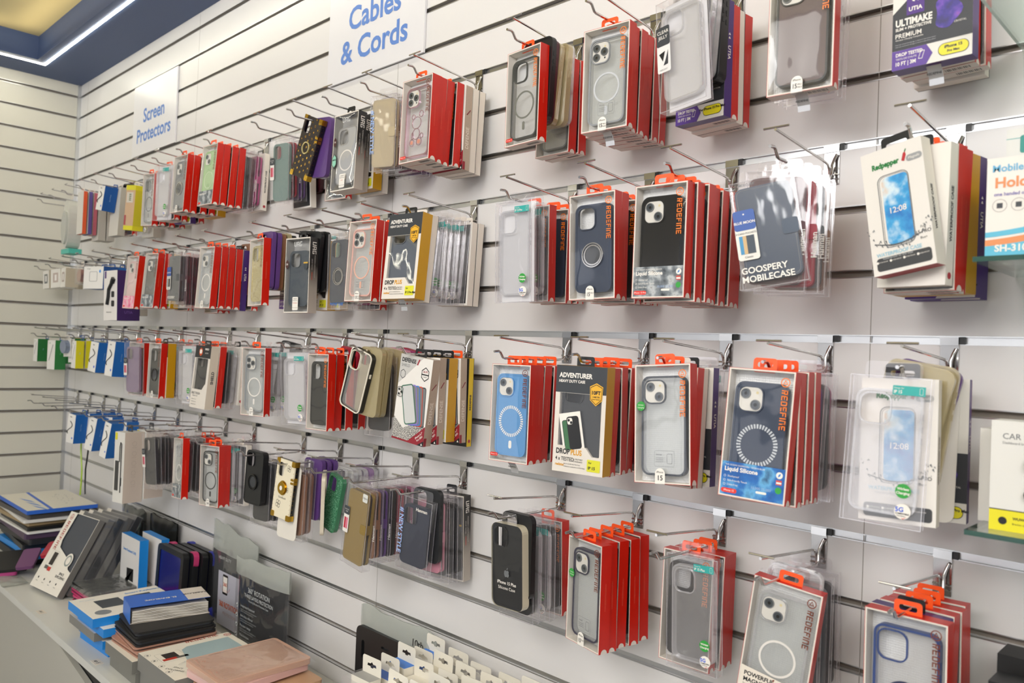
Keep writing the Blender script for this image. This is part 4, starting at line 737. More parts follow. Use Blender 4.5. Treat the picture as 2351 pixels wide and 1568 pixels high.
def bear(r, w, h):
    b = MB(); y0, y1 = .003, .0045
    def rg(cx, cz, a, e): b.frame([(cx+a*math.cos(t)*1, cz+e*math.sin(t)) for t in [2*PI*k/20 for k in range(20)]], [(cx+(a-.0012)*math.cos(t), cz+(e-.0012)*math.sin(t)) for t in [2*PI*k/20 for k in range(20)]], y0, y1, PINKM)
    for q in ((0, -.098, .0145, .0135), (-.0105, -.084, .0055, .006), (.0135, -.080, .0065, .0075), (0, -.122, .0115, .0125), (-.012, -.140, .0075, .0085), (.010, -.140, .0085, .0085), (.0175, -.128, .005, .006), (-.0115, -.126, .0035, .009)): rg(*q)
    b.flat(circ(-.012, -.140, .0045, 12), y0, M('d8927a')); b.flat(circ(.010, -.140, .0052, 12), y0, M('d8927a')); b.build('bear_outline', r)
def applecase(r, w, h, d):
    case_parts(r, w, h, .001, d, -h/2, body=mat('soft_black_silicone', S('1b1c1f'), .3), back=mat('soft_black_silicone', S('1b1c1f'), .3))
    b = MB(); o = rr(0, -h/2, w+.0022, h+.0022, .0145); b.flat(o, -.0008, FILM); b.wall(o, -.0008, d+.003, mat('cream_shell_edge', S('cfc8b0'), .2)); b.plate(rr(0, .010, w*.5, .024, .006), [rr(0, .011, .022, .006, .003)], d*.5, d*.5+.0004, PET); b.build('moulded_shell', r)
    q = MB(); z = -.090
    a = [(0, z+.003), (.0035, z+.0045), (.0065, z+.002), (.005, z-.001), (.007, z-.0045), (.0035, z-.009), (0, z-.0075), (-.0035, z-.009), (-.0065, z-.004), (-.0062, z+.002), (-.0035, z+.0045)]
    q.flat(a, -.0011, GRY); q.flat([(0, z+.005), (.001, z+.0085), (.0038, z+.0100), (.003, z+.0065)], -.0011, GRY); q.text('iPhone 15 Plus', 0, -.110, .0085, WHT, -.0011, bold=.015); q.text('Silicone Case', 0, -.120, .0085, WHT, -.0011); q.build('printed_lettering', r)
def yellowcarton(r, w, h, d):
    b = MB(); x0, x1 = -w/2, w/2; b.box(x0, x1, 0, d, -h, 0, M('c9a888'), right=M('c9c02a'), bottom=M('d8d022'), top=M('d8d022')); b.box(x0-.0004, x1+.0004, -.0006, d+.0004, -.018, .0004, M('d8d022')); b.box(x0-.0004, x1+.0004, -.0006, d+.0004, -h-.0004, -h+.016, M('d8d022'))
    b.flat(rect(x0+.006, x1-.012, -.065, -.026), -.0005, M('cfc8bc'))
    for k in range(4): b.flat(rect(-.008, .006, -.036-.007*k, -.0325-.007*k), -.0008, M('3a5a2a'))
    b.flat(rect(x0, x0+.012, -h+.018, -h+.055), -.0006, M('a8404a')); b.build('carton', r); hang_tab(r, CARD, d*.5)
def micbox(r, w, h, d):
    b = MB(); x0, x1 = -w/2, w/2; b.box(x0, x1, 0, d, -h, 0, M('e6e2de'), right=M('3a1d5c'), bottom=M('3a1d5c'))
    b.flat(rect(x0+.006, x0+.018, -.028, -.002), -.0004, M('4a2a78')); b.tube([(.022, -.003, -.035), (.012, -.003, -.05), (-.006, -.003, -.07), (-.010, -.003, -.10), (-.018, -.003, -.125)], .007, BLK, 8); b.tube([(.03, -.003, -.03), (.02, -.003, -.045)], .010, BLK, 8)
    for z in (-.088, -.122): b.prism(rr(.020, z, .016, .022, .004), -.003, 0, BLK)
    b.text('MICROPHONE', -.01, -h+.03, .006, DGR, -.0004); b.T = SIDE(w); b.text('UTIA', d/2, -h+.03, .014, M('7a5aa8'), 0); b.T = Matrix.Identity(4); b.build('carton', r); hang_tab(r, CARD, d-.001)
def smallwin(r, w, h, d, c='b8a8a0'):
    b = MB(); b.box(-w/2, w/2, 0, d, -h, 0, M('e0ddd6'), right=M('b8ad98')); b.flat(rect(-w*.26, w*.26, -h*.72, -h*.2), -.0004, M(c, .2)); b.flat(rect(-w*.1, w*.12, -h*.62, -h*.3), -.0006, M('e8e4e0')); b.build('carton', r); hang_tab(r, CARD, d-.001, w*.7, .015)
def roundcard(r, w, h, d):
    b = MB(); b.box(-w/2, w/2, .004, .005, -h, 0, M('dedbd4')); b.build('backing_card', r); hang_tab(r, CARD, .004, w*.6, .015)
    c = MB(); c.tube([(0, .004, -h*.45), (0, -.004, -h*.45), (0, -.010, -h*.45), (0, -.014, -h*.45)], .028, mat('silver_blue_shell', S('8f9bb4'), .2, .5), 24); c.build('round_body', r, smooth=True)
def shieldbox(r, w, h, d):
    x0, x1 = -w/2, w/2; win = [(x0+.006, -h+.056), (x1-.03, -h+.056), (x1-.018, -h+.07), (x1-.012, -h+.075), (x1-.012, -.038), (x0+.006, -.038)]
    def fn(b, w, h, d):
        b.flat(rect(x0, x1, -.037, 0), -.0003, M('242426')); b.flat([(-.012+.011*math.cos(PI/2+k*PI/3), -.019+.013*math.sin(PI/2+k*PI/3)) for k in range(6)], -.0006, M('c8501e')); b.flat(circ(-.012, -.018, .007, 14), -.0009, WHT); b.text('SHIELD', .022, -.010, .007, WHT, -.0006, bold=.04); b.text('MILITARY', .022, -.022, .0045, WHT, -.0006)
        b.text('BUILT TOUGH', x0+.006, -h+.044, .0095, DGR, -.0003, al='L', bold=.01, sx=.8); b.text('PREMIUM CASE', x0+.012, -h+.036, .0045, GRY, -.0003, al='L')
        for k in range(3): b.text('SLIM DUAL LAYER', x0+.008, -h+.026-.008*k, .0035, GRY, -.0003, al='L')
    def sf(b, w, h, d): b.text('SHIELD', d*.5, -h*.5, .012, DGR, 0, rot=PI/2, bold=.03)
    carton(r, w, h, d, CARD, M('cfc3b2'), window=win, inside=solid(BLK), fn=fn, sidefn=sf)
def stickbox(r, w, h, d):
    b = MB(); b.box(-w/2, w/2, 0, d, -h, 0, M('dcdad4'), right=M('cbbcae'))
    b.flat(rect(-w/2+.002, -w/2+.017, -.028, -.003), -.0004, M('e0d820')); b.prism(rr(-.012, -h*.62, .022, h*.42, .002), -.0015, 0, M('3b3b3b')); b.tube([(.006, -.002, -h*.42), (.006, -.002, -.05), (.010, -.002, -.035), (.016, -.002, -.04), (.017, -.002, -h*.85)], .0014, BLK, 6); b.prism(rr(.017, -h*.7, .006, h*.12, .002), -.002, 0, BLK)
    b.T = SIDE(w)
    for k in range(5): b.ring(circ(d/2, -.04-.034*k, .008, 16), circ(d/2, -.04-.034*k, .0073, 16), 0, M('a89c90')); b.text('Icon text', d/2, -.053-.034*k, .004, M('a89c90'), 0)
    b.T = Matrix.Identity(4); b.build('carton', r); hang_tab(r, DGR, d*.5, .03, .024)
def twotone(r, w, h, d):
    b = MB(); o = rr(0, -h/2, w, h, .014); i = rr(0, -h/2, w-.005, h-.005, .0115); b.frame(o, i, -.0015, .0005, M('e8e2d2')); b.frame(o, i, .0006, d, BLK); hole = rr(-w/2+.022, -.029, .034, .042, .011); b.frame(rr(-w/2+.022, -.029, .0375, .0455, .0125), hole, -.002, .003, M('e8e2d2')); b.plate(i, [hole], .003, .0045, TPU); b.box(w/2, w/2+.001, d*.3, d*.7, -.055, -.045, M('e8e2d2'))
    b.build('case_shell', r)
# ---- items that hang behind the front ones: code -> (thickness, builder, object name, category, description)
def bk(code):
    k, _, c = code.partition(':')
    hue = {'p': 'purple', 'm': 'magenta', 'b': 'brown', 'k': 'black', 'n': 'navy', 'r': 'crimson', 'g': 'green', 'y': 'grey', 'i': 'pink', 'u': 'burgundy', 'l': 'lilac'}
    cc = {'p': '5c3d7c', 'm': 'a02468', 'b': '8a6148', 'k': '18191b', 'n': '2a3448', 'r': '9c1f34', 'g': '3f8a68', 'y': '5c5f62', 'i': 'c87f92', 'u': '4c1c26', 'l': '8a6f94'}
    if k == 'R': return (.0205, lambda r: redbox(r, .092, .184, .0205, solid({'': BLK, 'a': NAVY, 'b': hx('6a2438'), 'c': GRY}[c]) if c != 'd' else dict(body=GRY), None, 'o'), 'phone_case_box', 'phone case box', 'red-sided phone case box')
    if k == 'C': return (.0155, lambda r: clearbox(r, .09, .186, .0155, None if not c else solid(cc[c]), 'IP 15' if not c else None, five=not c), 'phone_case_packet', 'phone case packet', 'clear packet with %s case' % (hue[c] if c else 'clear'))
    if k == 'W': return (.018, lambda r: clearbox(r, .088, .172, .018, None, None, five=False, inner='wallet', color=hx(cc[c]), txts=HM(.088, .172)), 'wallet_case_packet', 'wallet case packet', 'clear packet with %s wallet case' % hue[c])
    if k == 'L': return (.0115, lambda r: loose(r, .079, .158, .0115, body=mat('loose_case_'+hue[c], S(cc[c]), .35), back=mat('loose_case_'+hue[c], S(cc[c]), .35)), 'phone_case', 'phone case', 'loose %s phone case' % hue[c])
    if k == 'T': return (.0105, lambda r: loose(r, .078, .156, .0105, body=TPUEDGE), 'phone_case', 'phone case', 'loose clear phone case')
    if k == 'Y': return (.012, lambda r: loose(r, .080, .158, .012, body=CREAMTPU, back=CREAMTPU), 'phone_case', 'phone case', 'loose cream translucent phone case')
    if k == 'A': return (.028, lambda r: adventurer(r, .096, .182, .028, solid(BLK), 'IP 13'), 'phone_case_box', 'phone case box', 'yellow-sided phone case box')
    if k == 'D': return (.021, lambda r: defense(r, .094, .186, .021), 'phone_case_box', 'phone case box', 'taupe-sided Defense phone case box')
    if k == 'G': return (.024, lambda r: uag(r, .092, .19, .024, solid(BLK), badge='20'), 'phone_case_box', 'phone case box', 'dark-to-pale UAG phone case box')
    if k == 'P': return (.020, lambda r: utia(r, .094, .186, .020), 'phone_case_box', 'phone case box', 'purple-sided phone case box')
    if k == 'X': return (.0185, lambda r: whitebox(r, .09, .186, .0185), 'phone_case_box', 'phone case box', 'cream-sided phone case box')
    if k == 'XW': return (.0175, lambda r: whitebox(r, .088, .178, .0175, txt='WATERPROOF CASE', edge=False, tabm=BLK), 'phone_case_box', 'phone case box', 'cream Waterproof Case box')
    if k == 'YR': return (.016, lambda r: whitebox(r, .09, .196, .016, side='d8b81e', front='26221c', txt='RE/DEFINE', tmat=BLK, tabm=ORG), 'phone_case_box', 'phone case box', 'bright yellow-sided phone case box')
    if k == 'B': return (.05, lambda r: cablebox(r, .05, .112, .05, '1463b0'), 'cable_box', 'cable box', 'blue-sided cable box')
    if k == 'GB': return (.045, lambda r: cablebox(r, .06, .10, .045, '1f6a30', pic='line'), 'cable_box', 'cable box', 'green-sided cable box')
    if k == 'YB': return (.03, lambda r: cablebox(r, .05, .11, .03, 'd8cc18', pic='line'), 'cable_box', 'cable box', 'yellow-sided cable box')
    if k == 'S': return (.014, lambda r: whitebox(r, .07, .17, .014, side={'o': 'd8562a', 'p': '5a4a88', 'i': 'b8606c'}[c], front='d8d4cc', edge=False), 'screen_protector_pack', 'screen protector pack', {'o': 'orange', 'p': 'violet', 'i': 'dusty pink'}[c]+'-edged screen protector pack')
    if k == 'V': return (.028, lambda r: whitebox(r, .075, .19, .028, side='b4aea2', front='cfcbc2', edge=False), 'screen_protector_box', 'box', 'grey-white screen protector box')
    if k == 'E': return (.05, lambda r: smallwin(r, .06, .08, .05), 'accessory_box', 'box', 'small cream window box')
    if k == 'ST': return (.07, lambda r: stickbox(r, .065, .24, .07), 'selfie_stick_box', 'box', 'tall white stick box')
    if k == 'RP': return (.021, lambda r: redpepper(r, .088, .178, .021), 'phone_case_box', 'phone case box', 'white waterproof box with sky blue phone picture')
    if k == 'K': return (.001, lambda r: carded(r), 'card_packet', 'accessory', 'white card in a clear packet')
def carded(r):
    b = MB(); b.plate(rr(0, -.09, .085, .19, .012), [rr(0, -.004, .02, .006, .003)], 0, .0012, M('e2ddd3')); b.build('card', r)
# hooks: (row, x, key of the front product, what hangs behind it from front to back, extra gap)
HK = [
(1, 3.131, 'R1C1', 'L:k L:u Y Y T Rd R:b', .001), (1, 3.32, 'R1C2', 'R:c R R R R', .001), (1, 3.49, 'R1C3', 'T T L:k L:k P R X R', .0006), (1, 3.663, 'R1C4', 'R C:m C', .006), (1, 3.84, 'R1C5', 'R R R X', .001),
(2, 3.131, 'R2C1', 'C C R +R:a R', .004), (2, 3.32, 'R2C2', 'R +R R:b R', .006), (2, 3.49, 'R2C3', 'R:c R R R R R', .0015), (2, 3.663, 'R2C4', 'W:u W:r W:y W:b', .006), (2, 3.84, 'R2C5', 'XW R:a R A P P', .001),
(3, 3.131, 'R3C1', 'R R:a R R', .004), (3, 3.32, 'R3C2', 'R:c R R R:b', .005), (3, 3.49, 'R3C3', 'R X P C C', .003), (3, 3.663, 'R3C4', 'R R:b R C:p C:y C:m', .002), (3, 3.84, 'R3C5', 'RP Y Y L:p K P R', .006),
(4, 3.131, 'R4C1', 'L:k C:k C C C:k R R', .002), (4, 3.32, 'R4C2', 'R R:b R R R', .006), (4, 3.49, 'R4C3', 'R R R', .003), (4, 3.663, 'R4C4', 'T C:k C:y C:k', .012), (4, 3.84, 'R4C5', 'P R R:a R', .006),
(1, 2.835, 'L1C5', 'R R:b R D X X X', .001), (1, 2.66, 'L1C4', 'W:b W:y W:m W:p', .008), (1, 2.497, 'L1C3', 'G A X', .004), (1, 2.333, 'L1C2', 'L:p T T T R:d X', .003), (1, 2.145, 'L1C1', 'W:r W:p X L:u', .006),
(1, 1.85, 'K1a', 'R:c R R C:k C:u W:m XW', .0015), (1, 1.655, 'K1b', 'R R R A', .006), (1, 1.46, 'K1c', 'R R P R', .006), (1, 1.275, 'K1d', 'R R R', .012), (1, 1.06, 'K1e', 'C V', .008), (1, .87, 'K1f', 'V L:k R', .004),
(1, .69, None, 'S:o S:p S:i V V', .004), (1, .508, 'OVAL', '', 0), (1, .332, None, '', 0), (1, .167, None, '', 0),
(2, 2.835, 'L2C5', 'X C C C C C X X', .0008), (2, 2.66, 'L2C4', 'R +R:d R T L:p', .006), (2, 2.497, 'L2C3', 'C:g C C:m R', .008), (2, 2.333, 'L2C2', 'L:k L:k A A', .004), (2, 2.145, 'L2C1', 'L:p L:p L:b Y L:k P P', .002),
(2, 1.85, 'K2a', 'R:c R R P L:b R R', .0012), (2, 1.655, 'K2b', 'W:u W:u W:k W:u W:k R R', .001), (2, 1.46, 'K2c', 'R A XW R', .006), (2, 1.275, 'K2d', 'C C YB', .008), (2, 1.06, 'K2e', 'V', .01), (2, .87, 'K2f', 'B', .01), (2, .69, 'ROSE', 'E', .01), (2, .508, None, 'E', 0), (2, .332, 'K2g', 'E', .004), (2, .167, 'K2h', 'E', .004),
(3, 2.835, 'L3C5', 'D A D YR X X', .0025), (3, 2.66, 'L3C4', 'Y Y C:k Y L:i L:m L:r', .004), (3, 2.497, None, 'R R R L:r R X', .004), (3, 2.333, 'L3C3', 'C C R:d', .01), (3, 2.145, 'L3C2', 'C C C L:k', .008),
(3, 1.85, 'L3C1', 'R C:k C XW W:g', .004), (3, 1.655, 'K3a', 'C R R R', .012), (3, 1.46, 'K3b', 'A C R R', .006), (3, 1.275, 'K3c', 'R C R', .012), (3, 1.06, 'K3d', 'B B', .004), (3, .87, 'K3e', 'B', .004), (3, .69, None, 'YB YB YB', .006), (3, .508, 'K3g', 'GB', .02), (3, .332, 'K3h', 'GB', .01), (3, .167, None, 'GB', .04),
(4, 2.835, 'L4C5', 'L:k W:i C:k C:k G G', .002), (4, 2.66, 'L4C4', 'W:b W:p W:k W:r W:u W:m', .001), (4, 2.497, 'L4C3', 'T T T L:l T T T', .003), (4, 2.333, 'L4C2', 'K C:b C:b L:p L:p L:p', .005), (4, 2.145, 'L4C1', 'C:k C:k C:y', .008),
(4, 1.85, 'K4a', 'R C C X C', .003), (4, 1.655, 'K4b', 'C:u C:k R R', .008), (4, 1.46, 'K4c', 'C:k C:k C:y C', .006), (4, 1.275, 'K4d', 'ST', .004), (4, 1.06, 'K4e', 'B B', .003), (4, .87, 'K4f', 'B B', .003), (4, .69, 'K4g', 'B B', .003), (4, .508, None, '', 0), (4, .332, None, '', 0), (4, .167, None, '', 0)]
ROWN = {1: 'top', 2: 'second', 3: 'third', 4: 'lowest'}
ORD = ['front', 'second', 'third', 'fourth', 'fifth', 'sixth', 'seventh', 'eighth', 'ninth', 'tenth']
def make_hook():
    t = thing('display_hook', '', 'hook')
    b = MB(); b.box(-.012, .012, -.0028, -.0009, -.058, -.007, CHROMED); b.box(-.012, .012, -.0052, -.0009, -.0069, .0048, CHROME); b.box(-.012, .012, -.0008, .008, .001, .0035, CHROMED)
    for z in (-.050, -.043): b.tube([(-.012, -.0038, z), (.012, -.0038, z)], .0014, CHROME, 6)
    b.build('back_plate', t)
    b = MB(); b.tube([(0, -.0062, -.056), (0, -.0085, -.046), (0, -.011, -.036), (0, -.0165, -.0292), (0, -.026, -.0270), (0, -.194, -.0140)], .0021, CHROME, 10); b.build('upper_wire', t, smooth=True)
    b = MB(); b.tube([(-.019, -.1915, -.0105), (.019, -.1915, -.0105)], .0016, CHROME, 8); b.build('ticket_bar', t, smooth=True)
    b = MB(); b.tube([(.009, -.0048, -.012), (.006, -.0075, -.020), (.0045, -.012, -.030), (.0045, -.013, -.044), (.003, -.018, -.051), (0, -.03, -.0525), (0, -.180, -.0525), (0, -.185, -.051), (0, -.192, -.0415), (0, -.197, -.0395), (0, -.208, -.0405)], .0024, CHROME, 10); b.build('lower_wire', t, smooth=True)
    b = MB(); b.box(.0125, .0195, -.003, .009, -.0052, .0052, BLK); b.build('slot_clip', t)
    return t
hook0 = make_hook(); hook_used = False
PROTO = {}
FIRSTS = {(1, .69): 'left of the blue charger box', (2, .508): 'between rose earphone case and window boxes', (3, 2.497): 'right of the clear IP 13 Pro packet', (3, .69): 'left of the left third-row cable box', (3, .167): 'nearest the left wall'}
for row, X, key, behind, gap in HK:
    slot = H-.2-.3*row
    p = POSE.get(key)
    hk = hook0 if not hook_used else copy_tree(hook0); hook_used = True
    ptop = (H+p[2]) if p else slot-.063
    wz = min(max(ptop+.0105, slot-.058), slot-.043)
    if key in ('L1C2', 'L3C4', 'L4C3', 'L4C2', 'L4C1'): wz = slot-.0525
    hk.location = (X, 0, slot)
    fr = FR.get(key); codes = behind.replace('Rd', 'R:d').split()
    if fr: ref = fr[0]
    elif key == 'OVAL': ref = 'oval white blister'
    elif key == 'ROSE': ref = 'rose gold earphone case'
    elif codes: ref = {(1, .69): 'orange-edged front pack', (2, .508): 'cream window box beside it', (3, 2.497): 'front red-sided box beside the clear packet', (3, .69): 'front yellow-sided box', (3, .167): 'green box nearest the left wall'}[(row, X)]
    else: ref = None
    n0 = sum(1 for h in HK if h[0] == row and h[1] <= X and not h[3] and not h[2])
    if ref: hk['label'] = 'chrome hook in the %s row holding the %s' % (ROWN[row], ref)
    else: hk['label'] = 'empty chrome hook in the %s row, %s from the left wall' % (ROWN[row], ('nearest', 'second', 'third')[n0-1])
    hk['group'] = 'chrome display hooks on the slatwall'
    y = -.186; ya = pi = 0.0
    if fr:
        x, y, z, ro, ya, pi, w_, h_ = p; short, nm, cat, lab, d, fn = fr
        t = thing(nm, lab, cat, (x, y, z+H), pose(ro, ya, pi), group=cat+'s hanging on the wall'); fn(t, w_, h_, d)
        y += d*1.04+abs(w_*math.sin(ya))*.0
        if nm == 'phone_case' and key != 'L3C4': y += .002
    if key == 'L4C3':
        t = thing('phone_case', 'pearl and rhinestone phone case hanging loose beside the green glitter one', 'phone case', (x-.034, y-.022-d, z+H+.004), pose(.12, -.62, 0), group='phone cases hanging on the wall')
        case_parts(t, .076, .152, 0, .009, -.076, body=mat('clear_pearl_case_edge', S('d8cdb8'), .2), back=PEARL)
    if not fr and key == 'OVAL':
        t = thing('accessory_blister', 'tall oval white blister pack near the left corner', 'accessory', (.508, -.185, H-.567))
        b = MB(); b.prism([(.03*math.cos(a)*1.5, -.11+.10*math.sin(a)) for a in [2*PI*k/28 for k in range(28)]], 0, .05, M('c9c9c0', .25)); b.prism([(.03*math.cos(a)*1.1, -.125+.07*math.sin(a)) for a in [2*PI*k/28 for k in range(28)]], -.008, -.0001, M('b4b6ae', .2)); b.build('blister', t); hang_tab(t, CARD, .02)
        b = MB(); b.box(-.045, .055, 0, .05, -.235, -.215, M('4fb8a8')); b.build('teal_base', t); y += .055
    if not fr and key == 'ROSE':
        t = thing('earphone_case', 'rounded rose gold earphone case in a clear pouch', 'accessory', (.69, -.18, H-.86))
        b = MB(); b.tube([(0, 0, -.04), (0, .012, -.04), (0, .026, -.04)], .026, mat('rose_gold', S('b98a78'), .25, .7), 20); b.build('case_body', t, smooth=True); b = MB(); b.box(-.035, .035, -.004, .03, -.075, 0, PET); b.build('plastic_pouch', t); hang_tab(t, CARD, .012); y += .04
    if key in ('R1C2', 'R1C4', 'R1C5', 'L2C5', 'R3C1'):
        q = MB(); zt = -h_ if 'h_' in globals() else -.19
        pts = [(0, .010, 0), (.001, .016, -.006), (.0015, .022, -.014), (.001, .024, -.022)]
        for (a, b_) in zip(pts, pts[1:]): q.face([(-.009, a[1], zt+a[2]), (.009, a[1], zt+a[2]), (.009, b_[1], zt+b_[2]), (-.009, b_[1], zt+b_[2])], mat('silver_tag_foil', S('c9c9ca'), .25, .5))
        q.T = Matrix.Translation((0, .0165, zt-.0085)) @ Matrix.Rotation(.5, 4, 'X'); q.text('REDEFINE', 0, 0, .0042, BLK, -.0022, bold=.03); q.build('silver_tag', t)
    for i, code in enumerate(codes):
        if code[0] == '+': y += .022; code = code[1:]
        th, bf, nm, cat, desc = bk(code)
        if y+th > -.012: break
        if code not in PROTO:
            t = thing(nm, '', cat, (0, 0, 0)); bf(t); PROTO[code] = t
        else: t = copy_tree(PROTO[code])
        dr = R.uniform(-.022, .022)
        if nm == 'phone_case': dr = R.uniform(.0, .10) if row != 3 else R.uniform(.1, .25)
        top = wz-.0105 if nm != 'phone_case' else wz+.011
        if row in (1, 2) and i > 2: top -= .000
        t.location = (X+R.uniform(-.004, .004), y, top+R.uniform(-.0012, .001))
        t.rotation_euler = pose(dr, ya+R.uniform(-.004, .004), (pi*.9**(i+1) if pi < 0 else pi)+R.uniform(-.001, .001))
        t['label'] = '%s, %s behind the %s' % (desc, ORD[i+1] if i or key is None else 'first', ref) if key or i else '%s, front one %s' % (desc, FIRSTS[(row, X)])
        t['category'] = cat; t['group'] = desc.split(',')[0]+' items hanging on the wall'
        y += (th+gap+.0018)/math.cos(ya)+max(0, pi)*.02
# ---------------------------------------------------------------- glass shelves at the right and their boxes
for i, (z, n) in enumerate(((-.703, 'uppermost'), (-1.011, 'middle'), (-1.329, 'lower'), (-1.645, 'lowest'))):
    o = MB(); o.box(3.917, 4.75, -.2, -.004, H+z-.003, H+z+.003, GLASS, front=GLEDGE, left=GLEDGE)
    tagit(o.build('glass_shelf'), '%s glass shelf with green edge at the right of the wall' % n, 'shelf', 'glass shelves at the right')
def boxthing(name, lab, cat, x0, x1, y0, y1, z0, z1, m, fn=None, rz=0, group=None, **k):
    cx, cy = (x0+x1)/2, (y0+y1)/2
    t = thing(name, lab, cat, (cx, cy, H+z0), (0, 0, rz), group)
    b = MB(); b.box(x0-cx, x1-cx, y0-cy, y1-cy, 0, z1-z0, m, **k)
    if fn: fn(b, x0-cx, x1-cx, y0-cy, z1-z0)
    b.build('carton', t); return t
LTB = M('58b4d0'); 
def holder(b, x0, x1, y, h):
    b.text('Mobile Phone', x0+.006, h-.013, .0115, M('5aa9cf'), y-.0004, al='L', bold=.02); b.text('Holder', x0+.009, h-.030, .0165, M('dd8a52'), y-.0004, al='L', bold=.03); b.text('one handed operation', x0+.008, h-.043, .0055, M('6a62a8'), y-.0004, al='L', bold=.02)
    for k in range(5): b.ring(circ(x0+.014+.019*k, h-.056, .0075, 18), circ(x0+.014+.019*k, h-.056, .0071, 18), y-.0004, GRY); b.flat(rect(x0+.011+.019*k, x0+.017+.019*k, h-.059, h-.053), y-.0004, DGR)
    w = x1-x0; n = 14
    for (a, c, mm) in ((.030, .036, LTB), (.020, .027, M('dd8a52'))):
        for k in range(n):
            f = lambda u, v: v+.008*math.sin(u*3.2-1.3)
            u0, u1 = k/n, (k+1)/n; b.flat([(x0+w*u0, f(u0, a)), (x0+w*u1, f(u1, a)), (x0+w*u1, f(u1, c)+.002*u1), (x0+w*u0, f(u0, c)+.002*u0)], y-.0003, mm)
    b.flat(rect(x0, x1, 0, .0185), y-.0002, LTB); b.text('SH-3100', x0+.010, .009, .011, WHT, y-.0005, al='L', bold=.03)
boxthing('phone_holder_box', 'white and blue Mobile Phone Holder box numbered SH-3100 on glass shelf', 'phone holder box', 3.927, 4.09, -.19, -.13, -1.0078, -.893, M('e4ded6'), holder, left=LTB, top=LTB)
def teal_badge(b, x0, x1, y, h): b.flat(rr(x0+.030, h-.020, .03, .022, .003), y-.0004, M('1f8a80')); b.flat(circ(x0+.030, h-.020, .007, 14), y-.0006, WHT); b.flat(rect(x0, x1, h-.0125, h-.0118), y-.0003, TEAL)
boxthing('phone_holder_box', 'pale box with teal badge standing behind the SH-3100 box', 'phone holder box', 3.925, 4.06, -.10, -.05, -1.0078, -.838, M('d9d8d2'), teal_badge)
def carhold(b, x0, x1, y, h):
    b.flat(rect(x0, x1, 0, .024), y-.0002, M('e6da20')); b.flat(rect(x0, x1, .024, .0252), y-.0003, BLK); b.text('CAR HOLDER', x0+.012, h-.018, .0095, GRY, y-.0004, al='L'); b.text('Dashboard bracket for phone', x0+.012, h-.0255, .004, GRY, y-.0004, al='L')
    b.tube([(x0+.040, y-.004, h-.042), (x0+.062, y-.004, h-.058), (x0+.085, y-.004, h-.085)], .009, BLK, 8); b.tube([(x0+.062, y-.004, h-.06), (x0+.048, y-.004, .047)], .0012, GRY, 6); b.prism(circ(x0+.043, .045, .008, 16), y-.005, y, BLK); b.tube([(x0+.043, y-.004, .045), (x0+.058, y-.004, .037)], .0045, BLK, 8)
    b.flat(circ(x0+.014, .012, .0045, 12), y-.0005, BLK); b.text('WUWU', x0+.024, .0155, .0042, BLK, y-.0005, al='L', bold=.03); b.text('Bracket car', x0+.024, .0095, .003, BLK, y-.0005, al='L')
boxthing('car_holder_box', 'white Car Holder box with yellow base band on glass shelf', 'car holder box', 3.935, 4.10, -.17, -.125, -1.3258, -1.198, M('e0ded8'), carhold)
boxthing('car_holder_box', 'plain white box behind the Car Holder box', 'car holder box', 3.911, 4.06, -.12, -.07, -1.3258, -1.212, M('dcd9d2'))
def blackbx(b, x0, x1, y, h): b.text('DUOXOM', x0+.055, h-.03, .010, M('b89a5a'), y-.0004, bold=.03)
boxthing('black_gift_box', 'black box with gold lettering on the lowest glass shelf', 'box', 3.936, 4.08, -.155, -.11, -1.6418, -1.507, BLK, blackbx)
boxthing('black_gift_box', 'taller black box behind the gold-lettered black box', 'box', 3.93, 4.08, -.09, -.04, -1.6418, -1.492, mat('matt_black_carton', S('141414'), .6))
# ---------------------------------------------------------------- counter
CT = -2.05
CW = mat('white_counter_laminate', S('b3b1a8'), .4)
t = thing('counter', 'long white counter under the slatwall with an ajar tilted drawer front', 'counter', (1.7, -.225, 0))
cx, cy = -1.7, .225
b = MB(); b.box(.02+cx, 3.6+cx, -.45+cy, -.002+cy, H+CT-.022, H+CT, M('cfcfca', .35)); b.build('worktop', t)
b = MB(); b.box(.02+cx, 3.6+cx, -.40+cy, -.002+cy, .06, H+CT-.0225, M('c8c7c4', .4)); b.build('carcass', t)
for i in range(5):
    x0 = .03+.714*i; b = MB()
    if i == 2:
        b.T = Matrix.Translation((x0+cx, -.436+cy, H+CT-.05)) @ Matrix.Rotation(.16, 4, 'Y'); b.box(0, .70, 0, .016, -.18, .02, CW); b.T = Matrix.Identity(4); 
        q = MB(); q.box(x0+.04+cx, x0+.66+cx, -.418+cy, -.405+cy, H+CT-.2, H+CT-.03, BLK); q.build('drawer_contents', t)
        b.build('drawer_front', t); b = MB(); b.box(x0+cx, x0+.70+cx, -.418+cy, -.402+cy, .08, H+CT-.30, CW)
    else: b.box(x0+cx, x0+.70+cx, -.418+cy, -.402+cy, .08, H+CT-.032, CW)
    b.build('cabinet_door', t)
for (x, y, s) in ((1.28, -.425, 'A4 1'), (1.82, -.43, 'air 5'), (2.22, -.433, 'note')):
    b = MB(); b.box(-.022, .022, -.011, .011, 0, .0006, M('d8cfc2')); b.T = Matrix.Translation((0, 0, .0008)) @ Matrix.Rotation(-PI/2, 4, 'X'); b.text(s, 0, 0, .014, BLK, 0, bold=.02)
    o = b.build('price_label'); o.location = (x, y, H+CT+.0002); tagit(o, 'small paper label reading %s stuck on the counter edge' % s, 'label')
def up(b, z): b.T = Matrix.Translation((0, 0, z)) @ Matrix.Rotation(-PI/2, 4, 'X')      # draw on a top face: x right, z -> depth
G = 'tablet cases piled on the counter'
SB = M('1a86d8', .4)
